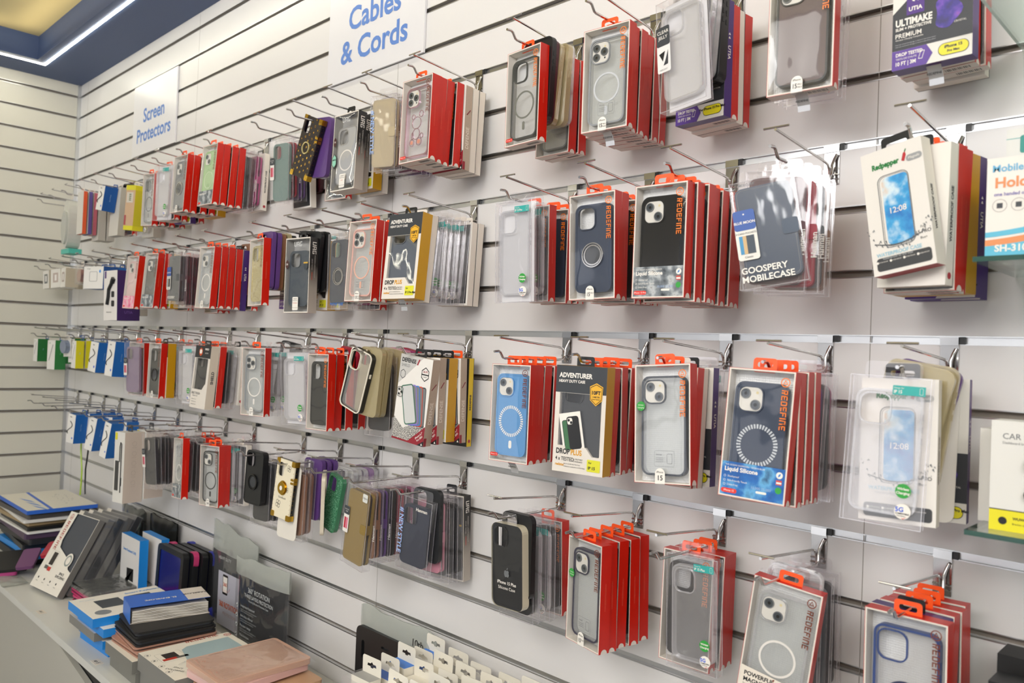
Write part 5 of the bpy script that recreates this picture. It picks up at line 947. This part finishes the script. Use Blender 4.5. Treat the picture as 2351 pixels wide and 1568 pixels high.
def rounded(name, lab, cat, cx, cy, z0, w, d, h, m, rz=0, edge=None, r=.012, group=G, dark=None, rot=None, lines=None):
    t = thing(name, lab, cat, (cx, cy, H+z0), rot or (0, 0, rz), group)
    b = MB(); b.T = Matrix.Rotation(-PI/2, 4, 'X')
    if dark: b.prism(rr(0, 0, w, d, r), -h, -h*.7, m, m); b.prism(rr(0, 0, w-.008, d-.008, r), -h*.69, -h*.31, dark, dark); b.prism(rr(0, 0, w, d, r), -h*.3, 0, m, m)
    else: b.prism(rr(0, 0, w, d, r), -h, 0, m, edge or m)
    if lines: lines(b, w, d, h)
    b.build('cover', t); return t
# stack of keyboard cartons
def kb(b, x0, x1, y, h):
    up(b, h); w = x1-x0
    b.flat(rect(x0+.0005, x1-.0005, y+.0005, -y-.0005), -.0002, M('e8e3da')); b.flat(rect(x0+.05, x0+.13, -.075, -.005), -.0005, M('40454c')); b.flat(rect(x0+.055, x0+.125, .015, .085), -.0005, M('2a2d31')); b.flat(circ(x1-.045, -.085, .022, 24), -.0005, M('80858a'))
    b.text('Smart Keyboard', x0+.03, .075, .016, SB, -.0006, rot=PI/2, bold=.02); b.text('PU leather', x0+.03, -.085, .010, M('9ab8d4'), -.0006, rot=PI/2); b.T = Matrix.Identity(4)
boxthing('keyboard_case_box', 'white-topped blue keyboard case box, topmost of the left stack', 'tablet case box', 1.605, 1.815, -.444, -.19, -1.954, -1.93, SB, kb, group=G)
boxthing('keyboard_case_box', 'blue keyboard case box second in the left stack', 'tablet case box', 1.632, 1.845, -.425, -.17, -1.978, -1.9545, SB, group=G, top=WHT)
boxthing('keyboard_case_box', 'grey-sided tablet case box in the middle of the left stack', 'tablet case box', 1.575, 1.79, -.43, -.18, -2.003, -1.9785, M('7d7c78'), group=G, top=M('c9c8c8'))
boxthing('keyboard_case_box', 'blue keyboard case box second from the bottom', 'tablet case box', 1.600, 1.80, -.41, -.16, -2.0265, -2.0035, SB, group=G, top=WHT)
boxthing('keyboard_case_box', 'blue keyboard case box at the bottom of the left stack', 'tablet case box', 1.59, 1.80, -.40, -.15, -2.0498, -2.027, SB, group=G, top=WHT, rz=.04)
# envelope box with tissue-like leaves
t = thing('screen_film_box', 'open blue and white envelope box full of white leaves on black cases', 'box', (1.898, -.274, H-1.925), (0, 0, -.19), G)
b = MB(); b.box(-.055, .055, -.105, .105, .0455, .0465, M('2f66c8')); b.box(-.055, .055, .045, .1055, .0466, .0470, M('d8cfc6')); b.box(-.055, -.054, -.105, .105, 0, .0455, M('3f73c8')); b.box(-.0539, .055, -.105, .105, 0, .001, M('c8beb2')); b.box(-.055, .055, -.1058, -.1052, 0, .0455, M('3f73c8'))
up(b, .0472); b.text('EL ENVELOPE', .012, -.02, .014, WHT, 0, rot=-PI/2, bold=.03); b.text('RABELOX', .0, .075, .015, BLK, 0, rot=-PI/2, bold=.03); b.T = Matrix.Identity(4)
b.build('sleeve', t)
b = MB()
for k in range(9):
    n = 14; z0 = .002+.0038*k
    pts = [(-.05+.0, z0)]
    for j in range(n):
        y0 = -.100+.2*j/n; y1 = -.100+.2*(j+1)/n; a0 = .0012*math.sin(j*.9+k*.5); a1 = .0012*math.sin((j+1)*.9+k*.5)
        b.face([(-.05, y0, z0+a0), (.0545, y0, z0+a0), (.0545, y1, z0+a1), (-.05, y1, z0+a1)], M('ddd6cc')); b.face([(.0545, y0, z0+a0), (.0545, y1, z0+a1), (.0545, y1, z0+a1+.0028), (.0545, y0, z0+a0+.0028)], M('c9c2b6' if k % 2 else 'e2dcd2'))
b.build('paper_leaves', t)
BLT = mat('black_leatherette', S('1c1b1b'), .5, bump=(300, .3, .0004)); ROSE = mat('rose_leatherette', S('b08472'), .4)
rounded('tablet_case', 'black tablet case directly under the blue envelope box', 'tablet case', 1.925, -.285, -1.942, .19, .21, .0165, BLT, -.12, dark=DGR)
rounded('tablet_case', 'black tablet case second under the blue envelope box', 'tablet case', 1.930, -.29, -1.9595, .20, .215, .017, BLT, -.05, dark=DGR)
rounded('tablet_case', 'rose tablet case with strap under the black ones', 'tablet case', 1.935, -.29, -1.9725, .20, .22, .0125, ROSE, -.08, dark=M('57443c'))
rounded('tablet_case', 'rose tablet case lying on the grey-sided box', 'tablet case', 1.94, -.295, -1.985, .19, .22, .012, ROSE, .03, dark=M('57443c'))
boxthing('tablet_case_box', 'grey-sided cream tablet box under the rose cases', 'tablet case box', 1.85, 2.045, -.42, -.15, -2.017, -1.9855, M('76756f'), group=G, top=M('e0dacd'))
boxthing('tablet_case_box', 'lowest grey-sided box under the rose cases', 'tablet case box', 1.862, 2.045, -.41, -.15, -2.0495, -2.0175, M('76756f'), group=G, top=M('e0dacd'))
def tabfront(b, x0, x1, y, h, tz=True, cc='9fb4ba'):
    # the printed top of a cream tablet case box; x across, z depth
    b.text('REDEFINE', 0, 0, .0001, RED, 0)
    w = x1-x0
def cream(b, x0, x1, y, h):
    up(b, h); d = -y
    b.flat(rect(x0+.0005, x1-.0005, y+.0005, d-.0005), -.0002, M('e6e0d3'))
    win = [(x0+.035, -.01), (x0+.035, .105), (x1-.003, .105), (x1-.003, -.06), (x1-.055, -.06), (x0+.075, -.035), (x0+.05, -.03)]
    b.flat(win, -.0005, mat('pale_blue_cover', S('9db3b8'), .3))
    b.strokes('REDEFINE', x0+.012, .0, .014, M('b8402e'), -.0006, rot=PI/2, sx=1); hexlogo(b, x0+.018, .112, .010, M('b8402e'), -.0006)
    b.flat(rect(x0+.05, x0+.085, -.085, -.05), -.0006, M('2a2422')); b.flat(rect(x0+.085, x0+.098, -.095, -.06), -.0006, M('b8301e')); b.flat(rect(x0+.085, x0+.098, -.06, -.03), -.0005, M('5a5a56')); b.ring(rr(x0+.075, -.068, .065, .065, .006), rr(x0+.075, -.068, .064, .064, .0055), -.0005, GRY)
    for k in range(4): b.ring(circ(x0+.035+.045*k, -.112, .008, 14), circ(x0+.035+.045*k, -.112, .0073, 14), -.0005, GRY); b.flat(circ(x0+.035+.045*k, -.112, .003, 8), -.0006, BLK)
    b.text('SPACE', x1-.07, -.085, .010, DGR, -.0006, rot=.5); b.text('EXPLORING', x1-.062, -.097, .010, DGR, -.0006, rot=.5); b.T = Matrix.Identity(4)
boxthing('tablet_case_box', 'cream tablet box with pale blue window and red lettering lying flat', 'tablet case box', 2.055, 2.285, -.41, -.165, -2.004, -1.961, M('7b7a76'), cream, group=G)
boxthing('tablet_case_box', 'grey-sided tablet box under the pale blue windowed one', 'tablet case box', 2.05, 2.275, -.40, -.15, -2.0495, -2.0045, M('7b7a76'), group=G, top=M('dcd6c9'))
PK = mat('blush_cover', S('cfa690'), .3, coat=.3); PK2 = mat('pale_pink_cover', S('dbb3ae'), .35)
top_case = rounded('tablet_case', 'blush pink tablet case in plastic, topmost of the right pile', 'tablet case', 2.342, -.25, -1.9445, .185, .245, .014, PK, .0)
rounded('tablet_case', 'pale pink tablet case second in the right pile', 'tablet case', 2.35, -.255, -1.9605, .18, .235, .0155, PK2, .09)
rounded('tablet_case', 'tan tablet case third in the right pile', 'tablet case', 2.392, -.25, -1.983, .19, .25, .016, mat('tan_cover', S('c29a78'), .35), -.03)
rounded('tablet_case', 'black tablet case fourth in the right pile', 'tablet case', 2.395, -.25, -2.005, .20, .25, .018, BLK, .02)
boxthing('tablet_case_box', 'grey box at the bottom of the right pile', 'tablet case box', 2.295, 2.50, -.38, -.13, -2.0495, -2.0055, M('8a8984'), group=G)
def sheet(name, lab, pts, m, loc=(0, 0, 0), group=None, cat='plastic sleeve', owner=None):
    b = MB(); n = len(pts); k = len(pts[0])
    for i in range(n-1):
        for j in range(k-1): b.face([pts[i][j], pts[i][j+1], pts[i+1][j+1], pts[i+1][j]], m)
    o = b.build(name, smooth=True); o.location = loc
    if owner:
        bpy.context.view_layer.update(); o.parent = owner; o.matrix_parent_inverse = owner.matrix_world.inverted(); return o
    return tagit(o, lab, cat, group)
def crumple(x0, x1, y0, y1, z, amp, n=16, seed=1, fall=0, edge=.0):
    r = []
    for i in range(n+1):
        row = []
        for j in range(n+1):
            u, v = i/n, j/n; x = x0+(x1-x0)*u; y = y0+(y1-y0)*v; q = noise.noise(Vector((x*30+seed*7, y*30, 0)))
            o = max(0, abs(u-.5)*2-.86)/.14; o2 = max(0, abs(v-.5)*2-.86)/.14
            row.append((x, y, z+amp*(1+q)-fall*max(o, o2)))
        r.append(row)
    return r
sheet('plastic_sleeve', 'clear crinkled sleeve around the topmost blush tablet case', crumple(2.242, 2.445, -.385, -.118, H-1.9295, .0009, 22, 1, .012), plast('crinkled_sleeve', (.98, .98, .98), .04, (.9, .88, .86), .04, .06, .6, (18, .004)), owner=top_case)
# leaning row of cream tablet boxes
def lean(name, lab, x, y, i):
    t = thing(name, lab, 'tablet case box', (x, y, H+CT+.012), (-.5, 0, .13), G); w, h, d = .215, .278, .022
    b = MB(); x0, x1 = -w/2, w/2
    if i == 0:
        win = [(x0+.052, h-.002), (x1-.002, h-.002), (x1-.002, .085), (x1-.03, .092), (x1-.055, .12), (x0+.060, .150), (x0+.048, .175)]
        b.holed(rect(x0, x1, 0, h), [win], 0, M('e2ddd3')); b.wall(rect(x0, x1, 0, h), 0, d, [M('6c6a66')]*4); b.flat(rect(x0, x1, 0, h)[::-1], d, M('6c6a66')); b.flat(rect(x0, x1, 0, h), .004, mat('slate_fabric_cover', S('43474f'), .5))
        b.strokes('REDEFINE', x0+.018, h-.035, .017, M('b03a2c'), -.0004, rot=-PI/2, sx=1); hexlogo(b, x0+.027, h-.018, .011, M('b03a2c'), -.0004)
        b.ring(rr(x0+.055, .105, .055, .060, .005), rr(x0+.055, .105, .054, .059, .0045), -.0004, GRY); b.flat(rect(x0+.045, x0+.075, .085, .130), -.0005, M('2c2522')); b.flat(rect(x0+.03, x0+.055, .068, .080), -.0006, M('5a5a56')); b.flat(rect(x0+.055, x0+.078, .064, .078), -.0006, M('c0302a'))
        b.flat(circ(x1-.055, .118, .026, 24), -.0003, M('e2ddd3')); b.ring(circ(x1-.055, .118, .020, 24), circ(x1-.055, .118, .014, 24), -.0006, M('8a928f')); b.text('SPACE', x1-.05, .070, .012, DGR, -.0005, bold=.02); b.text('EXPLORING', x1-.05, .058, .012, DGR, -.0005, bold=.02)
        for k in range(4): b.flat(circ(x0+.03+.045*k, .035, .004, 10), -.0005, DGR); b.text('feature', x0+.03+.045*k, .023, .005, GRY, -.0005)
    else: b.box(x0, x1, 0, d, 0, h, M('6c6a66'), front=M('3a3b3e', .3), top=M('b8b4a4'), right=M('5f5e5a') if i % 2 else M('24262a', .3)); b.box(x0, x0+.03, -.0005, 0, 0, h, M('ded8cc'))
    b.build('carton', t)
    if i: q = MB(); q.box(x0-.001, x1+.003, -.002, d+.001, .001, h+.004, PET); q.build('plastic_wrap', t)
for i in range(5): lean('tablet_case_box', ['cream tablet box with slate cover window leaning foremost in the row', 'second tablet box leaning behind the slate window one', 'third tablet box leaning behind the slate window one', 'fourth tablet box leaning behind the slate window one', 'hindmost tablet box leaning behind the slate window one', 'hindmost tablet box leaning behind the slate window one'][i], 1.083+.003*i, -.367+.031*i, i)
# black bag hanging behind the leaning row
def pillowbag(name, lab, cat, x0, x1, z0, z1, y0, d, m, inner=None, top=0, skew=0, seed=1, text=None, group=None, topm=None):
    t = thing(name, lab, cat, ((x0+x1)/2, y0, H+z0), None, group); w = x1-x0; h = z1-z0; n = 14
    def P(u, v, s):
        e = (1-abs(2*u-1)**4)*(1-abs(2*v-1)**6); x = (u-.5)*w+skew*v; z = v*h+skew*(u-.5)*-.25*0
        q = noise.noise(Vector((u*5+seed, v*5, s*3)))
        return (x, -s*d*.5*e+.003*q-(.004 if s > 0 else 0), z+v**8*(.016*noise.noise(Vector((u*4.3+seed, 0, 0)))+top*(1-u)))
    b = MB()
    for s in (1, -1):
        for i in range(n):
            for j in range(n): b.face([P(i/n, j/n, s), P((i+1)/n, j/n, s), P((i+1)/n, (j+1)/n, s), P(i/n, (j+1)/n, s)], topm if (topm and j >= n-3) else m)
    b.build('bag_film', t, smooth=True)
    if inner: q = MB(); q.prism(rr(0, h*.42, w*.86, h*.78, .012), -.004, .006, inner); q.build('case_inside', t)
    if text: q = MB(); text(q, w, h); q.build('printed_lettering', t)
    return t
pillowbag('garment_pouch', 'black plastic pouch standing behind the leaning tablet boxes', 'pouch', 1.12, 1.36, -2.049, -1.80, -.02, .03, mat('black_shiny_pouch', S('1a1b1a'), .25), seed=5)
pillowbag('garment_pouch', 'grey smoky pouch slumped on the wall left of the tall white box', 'pouch', .86, 1.10, -2.04, -1.80, -.03, .03, SMOKE, inner=M('55585a'), seed=8)
rounded('tablet_case', 'bright pink rugged tablet case under the dark pouch', 'tablet case', 1.33, -.20, CT, .25, .21, .022, mat('hot_pink_rubber', S('c23a6e'), .4), .08, dark=BLK)
rounded('tablet_case', 'second bright pink tablet case lying flat on the first', 'tablet case', 1.285, -.215, CT+.0235, .20, .19, .016, mat('hot_pink_rubber', S('c23a6e'), .4), .0, dark=M('3a2a30'))
o = rounded('tablet_case', 'dark tablet case in shiny clear pouch on the pink cases', 'tablet case', 1.275, -.205, CT+.041, .19, .20, .014, BLK, .05)
sheet('plastic_sleeve', 'shiny clear sleeve around the dark case on pink cases', crumple(1.165, 1.385, -.315, -.095, H+CT+.0555, .0025, 18, 3, .012), POLY, owner=o)
# upright keyboard boxes
def kbf(b, x0, x1, y, h): b.text('Smart Keyboard CASE', x0+.08, h-.05, .0125, SB, y-.0004, bold=.02); b.flat([(x0+.06, .04), (x0+.06, .10), (x0+.12, .105), (x0+.12, .06), (x0+.05, .06), (x0+.045, .05)], y-.0004, BLK)
boxthing('keyboard_case_box', 'white keyboard case box with blue sides standing upright', 'tablet case box', 1.212, 1.378, -.158, -.128, CT+.001, -1.838, M('dcdad8'), kbf, group=G, right=SB, top=SB, left=SB)
boxthing('keyboard_case_box', 'second upright white and blue box behind the first', 'tablet case box', 1.262, 1.428, -.105, -.078, CT+.001, -1.832, M('dcdad8'), group=G, right=SB, top=SB, left=SB)
# rugged tablets
for i, (lab, c1, x) in enumerate((('rugged black tablet case with deep blue screen, foremost', BLK, 1.54), ('rugged black and pink tablet case behind the blue screen one', mat('hot_pink_rubber', S('c23a6e'), .4), 1.556), ('rugged black tablet case, third behind the blue screen one', BLK, 1.572), ('rugged black and blue tablet case, hindmost of four', mat('royal_blue_rubber', S('3038a0'), .4), 1.588))):
    t = thing('rugged_tablet_case', lab, 'tablet case', (x, -.128+.0245*i, H+CT+.001), (-.04, 0, 0), G)
    b = MB(); b.frame(rr(0, .108, .205, .214, .018), rr(0, .108, .165, .178, .006), 0, .009, BLK); b.prism(rr(0, .108, .203, .212, .018), .0091, .021, BLK)
    b.build('shell', t)
    if c1 is not BLK:
        q = MB()
        for a in range(4): sx, sz = (1, 1, -1, -1)[a], (1, -1, 1, -1)[a]; q.frame(rr(sx*.082, .108+sz*.084, .046, .052, .018), rr(sx*.078, .108+sz*.080, .034, .040, .012), .003, .0195, c1)
        q.build('bumper_trim', t)
    q = MB(); q.flat(rect(-.083, .083, .019, .197), .003, mat('blue_film_screen', S('141c6e'), .12)); q.build('screen', t)
# bags leaning on the wall
def t360(q, w, h):
    q.flat(rect(-w*.20, w*.38, h*.02, h*.60), -.016, M('b9b8c4')); q.flat(rr(-.01, h*.47, .034, .062, .004), -.0165, BLK); q.flat(rect(-.024, .004, h*.47-.024, h*.47+.024), -.0167, WHT); q.text('360', -.01, h*.47, .016, M('c8502a'), -.0170, bold=.02)
    q.ring([(-.01+.032*math.cos(a), h*.45+.017*math.sin(a)) for a in [PI+PI*k/12 for k in range(13)]]+[(-.01+.032*math.cos(a), h*.45+.012*math.sin(a)) for a in [2*PI-PI*k/12 for k in range(13)]], [(-.01+.031*math.cos(a), h*.45+.0165*math.sin(a)) for a in [PI+PI*k/12 for k in range(13)]]+[(-.01+.031*math.cos(a), h*.45+.0125*math.sin(a)) for a in [2*PI-PI*k/12 for k in range(13)]], -.0168, M('c8502a'))
    q.text('360 ROTATION', w*.06, h*.25, .024, M('c86a4a'), -.0168, bold=.03, sx=.75); q.text('PROTECTION', w*.08, h*.16, .014, M('b89a98'), -.0168); q.text('HEAVY DUTY', -.02, h*.74, .014, M('c8cac8'), -.016)
pillowbag('tablet_case_bag', 'frosted bag with 360 rotation picture card leaning on the wall', 'bag', 1.66, 1.955, -2.045, -1.755, -.035, .022, PET, inner=M('3a3c3e', .4), skew=.02, seed=2, text=t360, top=.035, group=G, topm=POLYM)
def trot(q, w, h):
    q.text('360° ROTATION', .01, h*.66, .0205, M('c8cccc'), -.0172, bold=-.0, sx=.85); q.text('THREE LAYERS PROTECTION', .01, h*.595, .0150, M('c8cccc'), -.0172, sx=.85); q.text('Rotating Bracket Protective Case', .01, h*.55, .0085, M('b8bcbc'), -.0172)
    for k, s in enumerate(('Integrated Kickstand', 'Anti-drop defense', 'Precision design', 'Multi-function')):
        z = h*.45-h*.105*k; q.flat(rr(-w*.37, z, .012, .012, .002), -.0172, M('c8cccc')); q.tube([(-w*.37-.003, -.0175, z), (-w*.37-.001, -.0175, z-.003), (-w*.37+.004, -.0175, z+.004)], .0007, BLK, 4); q.text(s, -w*.30, z+.004, .0100, M('c8cccc'), -.0172, al='L')
        for j in range(2): q.text('built for everyday use and full protection'[:42-7*j], -w*.30, z-.006-.006*j, .0058, M('a8acac'), -.0172, al='L')
pillowbag('tablet_case_bag', 'bag with black card lettered 360 Rotation leaning on the wall', 'bag', 1.915, 2.225, -2.045, -1.775, -.072, .024, PET, inner=mat('black_card', S('1b1d20'), .4), skew=.0, seed=4, text=trot, top=-.012, group=G, topm=POLYM)
# left-hand pile
pile = [('black fabric pouch at the bottom of the left-hand pile', BLT, .46, .28, .03, .45, 0), ('blue-edged white box near the bottom of the left-hand pile', SB, .44, .26, .022, .50, .03), ('black clear-wrapped case in the left-hand pile, third from the bottom', BLK, .42, .25, .02, .44, -.05),
        ('dark case lettered Hanman in the left-hand pile', M('26262a'), .40, .25, .022, .46, .04), ('plum case in the left-hand pile', M('4e3a52'), .42, .26, .022, .45, -.02), ('white card sleeve in the left-hand pile', M('e2e0dc'), .44, .27, .008, .45, .03), ('black case below the tan folder', BLK, .40, .25, .014, .46, 0),
        ('tan folder with white tape in the left-hand pile', M('a08a66'), .42, .26, .014, .42, .05), ('white paper sleeve below the grey folder', M('d8d6d2'), .42, .26, .012, .44, -.03), ('dark grey folder directly under the blue and white box', M('4a4644'), .40, .26, .018, .44, .05)]
z = CT
for i, (lab, m, w_, d_, h_, cx_, rz) in enumerate(pile):
    rounded('tablet_case', lab, 'tablet case', cx_-.01, -.185, z+.0003, w_, d_, h_, m, rz, r=.008, edge=m, group='flat cases in the left-hand pile'); z += h_+.001
def swirl(b, x0, x1, y, h):
    up(b, h); b.flat(rect(x0+.001, x1-.001, y+.001, -y-.001), -.0002, M('e4dfd2')); b.flat([(x0, -.03), (x1, -.05), (x1, -.037), (x0, -.018)], -.0005, M('3a6ad0'))
    for k in range(3): b.flat([(x0+.12+.09*k, -.085), (x0+.20+.09*k, -.062), (x0+.26+.09*k, -.058), (x0+.18+.09*k, -.08)], -.0005, M('6a94d8'))
    rg = random.Random(9)
    for k in range(26): u = x0+.1+.25*rg.random(); v = .03+.06*rg.random(); b.flat([(u, v), (u+.006, v+.001), (u+.003, v+.006)], -.0005, M('70757a'))
    b.T = Matrix.Identity(4)
boxthing('tablet_case_box', 'blue-edged white box with swirl print on top of left-hand pile', 'tablet case box', .235, .650, -.315, -.055, z+.004, z+.019, M('2f66c8'), swirl, group=G)
for i, (lab, m, x, y, zz, rx, ry, rz, w_, d_) in enumerate((('plum tube-shaped case poking out of the left-hand pile', M('6a3f68'), .80, -.34, -1.995, .1, .35, -.5, .12, .06), ('glossy red case lying askew beside the leaning boxes', mat('glossy_red_case', S('a81c34'), .15), .86, -.27, -1.955, .2, .3, -.6, .10, .07), ('sky blue sleeve poking out above the red case', M('6fb0c8'), .84, -.21, -1.925, .1, .12, -.4, .14, .07), ('black crumpled case in front of the left-hand pile', BLT, .70, -.375, -2.02, .0, .12, -.2, .20, .10), ('magenta case edge under the black crumpled case', M('a83a78'), .74, -.39, -2.042, 0, .02, -.3, .12, .06))):
    rounded('phone_case', lab, 'phone case', x, y, zz, w_, d_, .012, m, rot=(rx, ry, rz), r=.01, group='loose cases strewn beside the left-hand pile')
sheet('plastic_sleeve', 'crumpled clear sleeve lying over the counter front edge', crumple(.70, .93, -.455, -.37, H+CT+.002, .004, 18, 6, 0), POLYM)
# lanyard cables hanging under the corner hooks
t = thing('charging_cables', 'green and black cables hanging in a twist below the corner cable boxes', 'cable', (.60, -.10, H-1.45))
for nm, m, s in (('green_cable', M('a8c83a', .3), 1), ('black_cable', BLK, -1)):
    b = MB(); b.tube([(s*.014*math.cos(k*.55)*(1 if k < 11 else .6), -.01*s, -.028*k*.9) for k in range(15)], .0032, m, 8); b.build(nm, t, smooth=True)
# bagged black case and hang-tag cartons in the bin
t = pillowbag('phone_case_bag', 'frosted bag marked 10th holding a black rugged case by the wall', 'bag', 2.505, 2.80, -2.045, -1.795, -.03, .02, PET, inner=None, seed=11, topm=POLYM)
b = MB(); b.plate(rr(-.005, .12, .27, .17, .018), [rr(-.11, .15, .012, .045, .006), rr(-.02, .175, .03, .006, .003)], -.022, -.012, BLK); b.build('rugged_case', t)
b = MB(); b.text('10th', .09, .215, .024, BLK, -.0125, bold=.01); b.build('handwriting', t)
b = MB(); b.flat(rect(.075, .115, .16, .172), -.024, M('d8d8dc')); b.build('foil_label', t)
t = thing('storage_bin', 'clear plastic bin of hang-tag cartons on the counter by the wall', 'bin', (3.0, -.15, H+CT))
b = MB()
for (a, c, e, g) in ((-.235, .24, -.115, -.112), (-.235, .24, .112, .115), (-.235, -.232, -.112, .112), (.237, .24, -.112, .112)): b.box(a, c, e, g, 0, .215, PET)
b.box(-.235, .24, -.112, .112, 0, .003, PET); b.build('bin_walls', t)
CT_M = M('e6e1d4', .55)
n = 0
for j in range(5):
    for i in range(6):
        x = 2.802+.0755*i+R.uniform(-.006, .006); y = -.238+.0425*j+R.uniform(-.003, .003); col = ('3f7fdc', 'e2dccc', '3a63b8', 'e6e1d4')[(i*3+j*2) % 4] if (i+j) % 5 else '9a9a98'; ztop = .205+R.uniform(-.008, .010)-.0*j
        if n in (7, 16, 23): n += 1; continue
        where = '%s carton from the left in the %s row of the clear bin' % (ORD[i].replace('front', 'first'), ('front', 'second', 'third', 'fourth', 'rear')[j])
        t = thing('hang_tag_carton', ('blue-topped ' if col[0] == '3' else 'cream ' if col[0] == 'e' else 'grey ')+where, 'accessory carton', (x, y, H+CT+.004), (R.uniform(-.03, .03)*0, R.uniform(-.05, .05), R.uniform(-.03, .03)), 'hang-tag cartons in the clear bin')
        b = MB(); b.box(-.032, .032, 0, .029, 0, ztop, M('e6e1d4', .55), top=M(col)); b.build('carton', t)
        b = MB(); o_ = rr(0, ztop+.014, .064, .045, .006); ho = [(-.016, ztop+.016), (-.006, ztop+.016), (-.004, ztop+.013), (.004, ztop+.013), (.006, ztop+.016), (.016, ztop+.016), (.014, ztop+.022), (.005, ztop+.022), (0, ztop+.026), (-.005, ztop+.022), (-.014, ztop+.022)]
        b.plate(o_, [ho], .0293, .0299, CT_M); b.build('hanging_tag', t); n += 1
